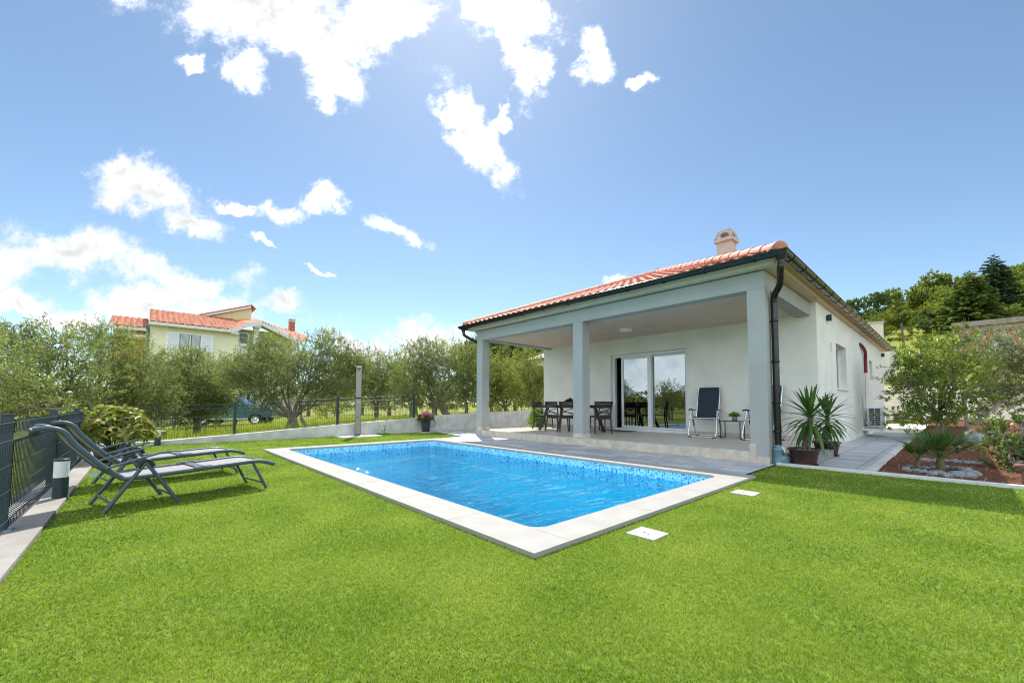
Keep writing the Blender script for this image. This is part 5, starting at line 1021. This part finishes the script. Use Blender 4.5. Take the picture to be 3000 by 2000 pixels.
tree('olive_tree', 'large loose olive tree at the left edge behind the mesh fence', 'olive tree', (110, None), 10.5, [(50, 1075, 140, 100, 0), (190, 1020, 110, 62, .3), (20, 1185, 140, 60, 0), (215, 1120, 120, 70, .4), (130, 1175, 130, 55, -.2), (-110, 1060, 130, 120, 0), (-120, 1180, 120, 70, 0), (60, 985, 60, 30, 0)], .08, .022, 1.0, .12, 11, OLIVE, BARK, .9, OG)
tree('olive_tree', 'olive tree behind the variegated bush, left of the yellow house window', 'olive tree', (290, None), 13, [(330, 1035, 95, 75, 0), (430, 1110, 85, 75, 0), (340, 1130, 110, 70, .3), (270, 1180, 100, 50, 0), (400, 1190, 90, 50, -.3), (300, 990, 60, 32, 0), (470, 1180, 60, 55, -.2)], .074, .0215, 1.25, .13, 12, OLIVE, BARK, .8, OG)
tree('olive_tree', 'dense olive tree in front of the yellow house wall', 'olive tree', (575, None), 15.5, [(500, 1090, 75, 60, 0), (590, 1120, 85, 65, 0), (540, 1170, 100, 60, -.3), (622, 1140, 58, 40, 0), (480, 1215, 70, 40, -.4), (575, 1218, 80, 30, -.3), (625, 1190, 45, 34, -.3), (655, 1172, 34, 40, -.2), (560, 1055, 50, 40, 0)], .074, .0215, 1.35, .12, 13, OLIVE, BARK, .6, OG)
tree('olive_tree', 'wide olive tree with forked bare trunks left of the garden shower', 'olive tree', (858, None), 14.6, [(745, 1085, 85, 65, 0), (850, 1055, 85, 50, 0), (935, 1085, 95, 72, .3), (712, 1118, 62, 42, -.3), (800, 1130, 90, 60, -.2), (955, 1010, 60, 38, 0), (770, 1180, 40, 28, -.2), (1010, 1105, 75, 72, .2), (950, 1165, 85, 38, .3), (700, 1085, 55, 40, .3), (1045, 1060, 50, 50, .5), (775, 1020, 50, 35, .3)], .07, .021, 1.25, .105, 14, OLIVE, BARK, .45, OG, extra=((840, 0), (905, 0), (870, 0)))
tree('olive_tree', 'small olive tree with a thin crooked trunk right of the shower', 'olive tree', (1107, None), 19, [(1075, 1085, 60, 55, 0), (1130, 1110, 60, 50, 0), (1105, 1160, 70, 32, 0), (1160, 1080, 40, 45, 0), (1040, 1120, 45, 50, 0)], .074, .0215, 1.4, .10, 15, OLIVE, BARK, .7, OG)
tree('olive_tree', 'broad olive tree behind the pink flower bucket', 'olive tree', (1275, None), 16, [(1235, 1055, 75, 48, 0), (1310, 1075, 80, 65, 0), (1215, 1120, 72, 58, 0), (1385, 1055, 55, 62, .3), (1320, 1150, 85, 42, 0), (1390, 1135, 55, 55, 0), (1195, 1175, 45, 30, 0), (1260, 1015, 40, 22, 0)], .07, .021, 1.4, .11, 16, OLIVE, BARK, .5, OG, extra=((1330, 0), (1310, 0)))
tree('olive_tree', 'bright rounded olive tree seen just right of the first pillar', 'olive tree', (1478, None), 18, [(1465, 1105, 55, 60, 0), (1440, 1155, 45, 55, 0), (1500, 1160, 45, 48, 0), (1420, 1090, 40, 50, 0)], .066, .022, 1.5, .09, 17, OLIVE2, BARK, .5, OG)
tree('olive_tree', 'bright rounded olive tree beside the far terrace wall', 'olive tree', (1565, None), 19.5, [(1545, 1075, 48, 50, 0), (1570, 1135, 55, 55, 0), (1530, 1150, 40, 40, 0), (1610, 1110, 45, 55, 0)], .066, .022, 1.5, .09, 18, OLIVE2, BARK, .5, OG)
tree('olive_tree', 'distant olive tree filling the gap below the yellow house porch', 'olive tree', (690, None), 24, [(650, 1090, 70, 40, 0), (720, 1095, 60, 40, 0), (560, 1130, 60, 45, 0)], .12, .036, 1.2, .1, 19, OLIVE, BARK, .8, OG)
tree('olive_tree', 'distant olive tree under the low white clouds right of the shower', 'olive tree', (1200, None), 25, [(1170, 1110, 60, 50, 0), (1220, 1120, 50, 45, 0), (1050, 1130, 60, 50, 0), (1000, 1090, 50, 40, 0)], .12, .036, 1.2, .1, 20, OLIVE, BARK, .8, OG)
tree('olive_tree', 'dark olive tree standing close behind the mesh fence at the far left', 'olive tree', (-60, None), 7.5, [(-20, 1150, 140, 70, 0), (-140, 1080, 160, 130, 0), (110, 1200, 110, 32, .3)], .07, .021, 1.0, .11, 21, OLIVE, BARK, .6, OG)
tree('garden_tree', 'broad leaved young olive tree growing in the red soil bed', 'tree', (2768, 1284), 11.5, [(2700, 1065, 70, 58, 0), (2785, 1045, 80, 60, .2), (2690, 1140, 78, 60, 0), (2785, 1125, 85, 62, -.2), (2635, 1228, 55, 30, -.4), (2730, 1205, 70, 40, 0), (2850, 1085, 60, 55, .3), (2640, 1090, 30, 40, 0), (2820, 985, 30, 30, 0), (2800, 1215, 50, 30, .2)], .08, .029, 1.3, .035, 31, LAUREL, BARKG, .5, None, .55, extra=((2783, 0), (2752, 0)))
tree('garden_tree', 'silvery garden tree leaning in from the right edge of the bed', 'tree', (2835, 1262), 14, [(2935, 1020, 80, 55, 0), (2985, 1080, 70, 60, 0), (2890, 1120, 55, 55, 0), (2965, 1170, 60, 55, -.3), (3050, 1040, 80, 80, 0), (3060, 1150, 70, 70, 0), (2900, 1170, 40, 35, -.3)], .08, .027, 1.15, .06, 32, leaf_mat('silver_leaf', (.08, .10, .05), (.19, .20, .10), (.36, .35, .22), .4, .5, .4, 1.2), BARKG, 1.3, None, .5)
tree('garden_sapling', 'thin leaning sapling beside the boulder in the red soil', 'tree', (2842, 1302), 10.2, [(2890, 1192, 34, 22, 0), (2925, 1185, 26, 18, 0), (2870, 1215, 22, 14, 0)], .075, .03, .9, .022, 33, LAUREL, BARKG, .35, None)
tree('garden_bush', 'leafy pale edged bush at the right edge of the planting bed', 'bush', (2985, 1405), 6.3, [(2950, 1330, 44, 48, 0), (3000, 1290, 55, 52, .1), (2965, 1375, 38, 30, -.1), (3035, 1350, 50, 60, 0), (2925, 1275, 26, 26, .2), (2990, 1245, 30, 18, .1)], .055, .032, 1.25, .012, 34, leaf_mat('bush_leaf', (.03, .075, .02), (.10, .16, .035), (.38, .40, .17), .35, .35, .45, 3), BARKG, .1, None, .5)
tree('garden_bush', 'low grey green shrub between the sapling and the right hand bush', 'bush', (2895, 1300), 10.5, [(2890, 1285, 22, 24, 0), (2905, 1260, 14, 14, 0)], .05, .018, .8, .008, 35, OLIVE2, BARKG, .06, None, .8)
tree('garden_bush', 'low grey green lavender like shrub behind the fan palm', 'bush', (2800, 1335), 8.6, [(2790, 1322, 30, 20, 0), (2820, 1318, 22, 18, .2)], .06, .012, .7, .008, 36, OLIVE, BARKG, .05, None, .9)
tree('garden_bush', 'yellow green groundcover shrub in the soil near the retaining wall', 'bush', (2880, 1245), 16, [(2870, 1236, 34, 9, 0), (2920, 1240, 26, 9, 0)], .06, .035, .9, .008, 37, leaf_mat('bright_leaf'), BARKG, .05, None, .5)
tree('garden_bush', 'yellow flowering shrub in the field beyond the shower', 'bush', (965, None), 20, [(955, 1205, 30, 22, 0), (985, 1195, 20, 18, 0)], .07, .04, 1.2, .02, 38, leaf_mat('yellow_leaf', (.2, .22, .02), (.42, .38, .02), (.6, .5, .03)), BARK, .1, None, .5)
fl = []
g = np.random.default_rng(61); flm = crown([(np.array([0, 0, 1.9]), 1.7, 1.3, 1.5), (np.array([.9, .3, 1.3]), 1.2, .9, 1.2), (np.array([-.9, .1, 1.4]), 1.2, 1., 1.2)], .16, .05, .8, 61, .45)[0]
for i, (px, d, s) in enumerate(((540, 33, 1.), (640, 36, 1.1), (905, 34, 1.), (990, 30, 1.), (1060, 38, 1.15), (1140, 34, 1.1), (1220, 37, 1.2), (1300, 33, 1.), (1365, 36, 1.15), (1440, 35, 1.1), (1510, 38, 1.2), (1575, 36, 1.1))):
    o = at(px, 1186, d=d); z = float(terrain(o[0], o[1])); t = thing('field_tree', 'far olive tree showing between the nearer trunks beyond the field', 'olive tree', (o[0], o[1], z), i*1.7, 'far olive trees at the end of the field'); t.scale = (s, s, s)
    if not fl: fl.append(np_mesh('crown', flm, 4, OLIVE, t)); fl.append(MB().tube([(0, 0, -.3), (.05, 0, .5), (0, .05, 1.4)], [.16, .13, .06], 7).build('trunk', BARK, t, world=False))
    else:
        for ob in fl: c = ob.copy(); COL.objects.link(c); c.parent = t
# variegated bush in its dark tub
c0 = (-9.75, -.36, 0.); vb = thing('variegated_bush', 'variegated umbrella bush with cream edged leaves in a dark tub', 'bush', c0); MB().lathe([(.001, 0), (.20, 0), (.25, .22), (.23, .22), (.001, .2)], (0, 0, 0), 22).build('tub', mat('tub_dark', (.03, .018, .016), .5), vb, world=False)
g = np.random.default_rng(5); lv = []; sm = MB()
for k in range(270):
    v = g.normal(size=3); v[2] = abs(v[2])*1.1-.25; v /= np.linalg.norm(v); c = np.array([0, 0, .52])+v*np.array([.52, .52, .44])*g.random()**.3
    if k % 6 == 0: sm.tube([(0, 0, .18), tuple(c*.5+np.array([0, 0, .12])), tuple(c)], .006, 5)
    ax = v*.8+g.normal(size=3)*.35+np.array([0, 0, .3]); ax /= np.linalg.norm(ax); s = np.cross(ax, g.normal(size=3)); s /= np.linalg.norm(s); u = np.cross(ax, s); n = 7; a = np.arange(n)*6.283/n
    dd = (s[None]*np.cos(a)[:, None]+u[None]*np.sin(a)[:, None])*.95+ax[None]*.15; lv.append(leaves(np.repeat(c[None], n, 0), dd, .135, .05, .25, rg=g, jit=.12))
np_mesh('foliage', np.concatenate(lv), 4, leaf_mat('variegated_leaf', (.05, .10, .02), (.26, .26, .06), (.62, .56, .22), .3, .4, .4, 5), vb); sm.build('stem', mat('stem_green'), vb, world=False)
# ------------------------------------------------------------------ hillside: conifers, pines, shrubs
def conifer(px, pyt, pyb, d, wpx, seed, label, lm, ragged=.25):
    o = at(px, pyb, d=d); tp = at(px, pyt, d=d); H = tp[2]-o[2]; g = np.random.default_rng(seed); w = wpx*d/CAM_F; t = thing('conifer', label, 'conifer', tuple(o)); MB().tube([(0, 0, -1), (0, 0, H*.5), (0, 0, H)], [.22, .12, .02], 7).build('trunk', BARK, t, world=False); out = []
    nb = 230
    for k in range(nb):
        z = 1-(k/nb)**.75; az = k*2.4+g.uniform(-.3, .3); L = w*(1-z)**.8*(1-ragged+2*ragged*g.random())+.12; n = int(14+L*26); s = g.random(n)**.7; dr = np.array([math.cos(az), math.sin(az), .25-.45*(1-z)]); b_ = np.array([0, 0, .03*H+z*H*.97])+dr*(L*s)[:, None]+np.stack([np.zeros(n), np.zeros(n), -.12*L*s**2+.1*L*s**4], 1)
        sdv = np.array([-math.sin(az), math.cos(az), 0]); sd_ = sdv[None]*g.choice([-1, 1], n)[:, None]*(.5+.4*g.random(n))[:, None]; dd = dr[None]*.6+sd_+np.array([0, 0, .05]); dd /= np.linalg.norm(dd, axis=1, keepdims=True); out.append(leaves(b_, dd, .16+.35*min(L, 1.4), .10+.05*L, .15, rg=g, jit=.3))
    np_mesh('crown', np.concatenate(out), 4, lm, t)
FIR = leaf_mat('fir_needles', (.025, .055, .032), (.05, .092, .045), (.10, .14, .06), .3, .6, .2, .5); PINE = leaf_mat('pine_needles', (.065, .105, .038), (.14, .185, .052), (.27, .29, .09), .42, .6, .2, .25)
conifer(2922, 742, 958, 72, 66, 1, 'tall pointed dark fir tree on the hillside skyline', FIR)
conifer(2846, 792, 962, 66, 72, 2, 'broader dark conifer beside the tall pointed fir', PINE, .35)
SH = [leaf_mat('shrub_green', (.09, .13, .035), (.20, .24, .055), (.38, .38, .10), .5, .6, .2, .3), leaf_mat('shrub_yellow', (.15, .17, .025), (.30, .30, .04), (.48, .44, .08), .45, .6, .2, .3), leaf_mat('shrub_dark', (.05, .085, .034), (.105, .145, .052), (.20, .23, .08), .4, .6, .2, .3)]
shrub_me = []
for k in range(5):
    g = np.random.default_rng(40+k); lb = [(np.array([g.uniform(-.5, .5), g.uniform(-.5, .5), g.uniform(.35, .8)]), g.uniform(.4, .62), g.uniform(.32, .5), .5) for _ in range(5)]
    lv, _t = crown(lb, .15, .075, 1.15, 40+k, .3); shrub_me.append(lv)
hill_rng = np.random.default_rng(77); HG = 'bushes and small pines scattered over the hillside'
def hill_bush(px, py, d, size, kind, lab, tall=1., cat='bush', nm='hill_bush'):
    o = at(px, py, d=d); lv = shrub_me[hill_rng.integers(5)]; key = (id(lv), kind)
    if key not in BUSH_CACHE:
        ob = np_mesh(nm, lv, 4, SH[kind]); BUSH_CACHE[key] = ob.data
    else: ob = bpy.data.objects.new(nm, BUSH_CACHE[key]); COL.objects.link(ob)
    ob.location = o; ob.scale = (size, size, size*tall); ob.rotation_euler = (0, 0, hill_rng.random()*6); tag(ob, lab, cat, HG if cat == 'bush' else None)
BUSH_CACHE = {}
def ground_py(px, d): 
    o = at(px, 1187, d=d); z = float(terrain(o[0], o[1])); return 1187-(z-1)*CAM_F/d
LB = ['rounded green bush among the scrub on the hillside', 'yellow flowering broom bush among the scrub on the hillside', 'dark evergreen bush among the scrub on the hillside']
for i in range(195):
    px = hill_rng.uniform(2470, 3080); u = hill_rng.random(); d = 58+58*u**.7
    if px < 2800 and d < 70+hill_rng.random()*25: d = 80+36*hill_rng.random()
    s = hill_rng.uniform(1.0, 2.6)*(1.3 if d > 95 else 1); k = int(hill_rng.choice([0, 0, 0, 1, 2])); hill_bush(px, ground_py(px, d)+2, d, s, k, LB[k], hill_rng.uniform(.8, 1.2))
for i in range(60):
    px = 2470+i*10+hill_rng.uniform(-8, 8); d = hill_rng.uniform(98, 117); hill_bush(px, ground_py(px, d)+2, d, hill_rng.uniform(1.6, 3.0), int(hill_rng.choice([0, 0, 1])), 'feathery olive green bush along the skyline of the hill', 1.1)
for i in range(40):
    px = hill_rng.uniform(2600, 2860); d = hill_rng.uniform(50, 82); hill_bush(px, ground_py(px, d)+1, d, hill_rng.uniform(.35, .8), int(hill_rng.choice([0, 1, 2])), 'small low bush in the open grass of the hillside', .8)
for px, pyt, d, s, lab in ((2512, 885, 88, 3.0, 'round dark pine at the left end of the hill skyline'), (2572, 868, 95, 3.2, 'sparse dark pine on the hill skyline above the gutter'), (2622, 855, 98, 3.4, 'feathery pine on the skyline left of the tall bushes'), (2742, 806, 100, 3.4, 'tall bushy pine at the highest point left of the firs'), (2712, 832, 101, 3.2, 'rounded pine on the left shoulder of the highest bushy pine'), (2768, 822, 99, 3.2, 'rounded pine on the right shoulder of the highest bushy pine'), (2682, 850, 99, 3.0, 'low pine on the slope left of the highest bushy pines'), (2735, 850, 96, 3.6, 'broad olive green pine in front of the highest bushy pine'), (2795, 850, 90, 3.6, 'bushy green pine left of the dark conifers'), (2890, 812, 98, 3.4, 'bushy green pine showing between the two dark conifers'), (2955, 822, 90, 3.4, 'broad green pine right of the tall pointed fir'), (2980, 790, 95, 4.5, 'bushy pine at the right end of the skyline'), (3040, 770, 95, 5, 'bushy pine beyond the right edge of the skyline')):
    hill_bush(px, pyt+1.25*s*CAM_F/d*1.0, d, s, 2 if d < 97 and px < 2700 else 0, lab, 1.15, 'pine', 'pine_tree')
for i, (px, py, d) in enumerate(((2786, 922, 85), (2790, 925, 84), (2735, 868, 98), (2998, 868, 80), (3005, 866, 80))):
    o = at(px, py, d=d); o[2] = float(terrain(o[0], o[1]))-.1; m_ = MB(); m_.ball((0, 0, 0), 1.3, (1.3, 1, .6), 9, 6, .28, i+200); ob = m_.build('outcrop', mat('limestone_pale', (.36, .35, .33), .9, var=.25, scale=1.5)); ob.location = o; tag(ob, 'pale limestone outcrop showing through the hillside scrub', 'rock', 'outcrops on the hillside')
for px, pyt, d, s in ((1430, 1000, 52, 4.2), (1475, 1008, 50, 3.8), (1520, 1004, 54, 4.2), (1560, 1012, 56, 4.0), (1395, 1030, 52, 3.6)):
    hill_bush(px, pyt+1.25*s*CAM_F/d*1.05, d, s, 2, {1430: 'dark pine seen high between the first pillar and the beam', 1475: 'dark pine behind the bright olive trees under the beam', 1520: 'dark pine left of the grey roofed house', 1560: 'dark pine rising over the ridge of the grey roofed house', 1395: 'dark pine hidden behind the first pillar'}[px], 1.25, 'pine', 'pine_tree')
# far trees behind the camera, mirrored in the glass doors: one distant wood
fw = []
for i in range(150):
    a = R(180+i*1.3-30)*1.0; ang_ = math.atan2(-HF[1], -HF[0])+R(-121+216*i/149); rr = 55+25*hill_rng.random(); s = hill_rng.uniform(2.2, 3.6); lv = shrub_me[i % 5][::3]*s; fw.append(lv*np.array([1.3, 1.3, .9])+np.array([rr*math.cos(ang_), rr*math.sin(ang_), -.3]))
tag(np_mesh('far_wood', np.concatenate(fw), 4, SH[0]), 'distant belt of scrub on the far side of the yard', 'wood', kind='stuff')
# ------------------------------------------------------------------ artificial turf blades and field grass
def pip(x, y, poly):
    c = np.zeros(len(x), bool); j = len(poly)-1
    for i in range(len(poly)):
        (xi, yi), (xj, yj) = poly[i], poly[j]; c ^= ((yi > y) != (yj > y)) & (x < (xj-xi)*(y-yi)/(yj-yi+1e-12)+xi); j = i
    return c
g = np.random.default_rng(8); bl = []
def blades(x, y, z, h, w, lean=.5):
    n = len(x); a = g.random(n)*6.283; la = g.random(n)*6.283; r = lean*g.random(n)*h; dx, dy = np.cos(a)*w/2, np.sin(a)*w/2
    b_ = np.stack([x, y, z], 1); s = np.stack([dx, dy, np.zeros(n)], 1); tip = b_+np.stack([np.cos(la)*r, np.sin(la)*r, h], 1)
    return np.stack([b_-s, b_+s, tip], 1)
for r0, r1 in ((0, .9), (.9, 1.6), (1.6, 2.3), (2.3, 3.2), (3.2, 4.5), (4.5, 6.5), (6.5, 9), (9, 14.5)):
    rm = max(1.1, (r0+r1)/2); dn = min(30000, 66000/rm**1.75); n = int(dn*math.pi*(r1*r1-r0*r0)); rr = np.sqrt(r0*r0+(r1*r1-r0*r0)*g.random(n)); th = g.random(n)*6.283; x, y = rr*np.cos(th), rr*np.sin(th); ok = np.zeros(n, bool)
    for p in LAWN: ok |= pip(x, y, p)
    ok &= ~((x < -12.0) & (y > 4.3) & (y < 5.57)); 
    for a_, b_, c_, d_ in ((-1.76, -1.515, 2.795, 3.04), (-1.76, -1.51, 4.96, 5.21)): ok &= ~((x > a_) & (x < b_) & (y > c_) & (y < d_))
    x, y = x[ok], y[ok]; k = len(x); bl.append(blades(x, y, np.zeros(k), 0.015*(.6+.7*g.random(k)), .0034*max(1, rm/1.7)*(.7+.6*g.random(k)), 1.0))
TURF = leaf_mat('turf_blade', (.115, .195, .018), (.23, .325, .028), (.46, .47, .115), .42, .42, .5, 1.3, 8, 1.7)
tag(np_mesh('grass', np.concatenate(bl), 3, TURF), 'short artificial grass of the lawn', 'grass', kind='stuff')
n = 60000; x = -13-14*g.random(n)**1.6; y = -4+22*g.random(n); z = terrain(x, y); cl_ = vnoise(x, y, 1.1, 9)+.5; k = cl_ > .3; x, y, z = x[k], y[k], z[k]; k = len(x)
n2 = 26000; x2 = -12+14*g.random(n2); y2 = -1.1-9*g.random(n2)**1.5; x2 = x2*1.2; z2 = terrain(x2, y2)
x = np.concatenate([x, x2]); y = np.concatenate([y, y2]); z = np.concatenate([z, z2]); k = len(x)
tag(np_mesh('field_grass', blades(x, y, z-.01, .14+.22*g.random(k)**2, .012+.012*g.random(k), .8), 3, leaf_mat('field_blade', (.15, .20, .02), (.32, .38, .04), (.55, .52, .12), .5, .6, .2, .4)), 'long yellow green grass in the field beyond the walls', 'grass', kind='stuff')
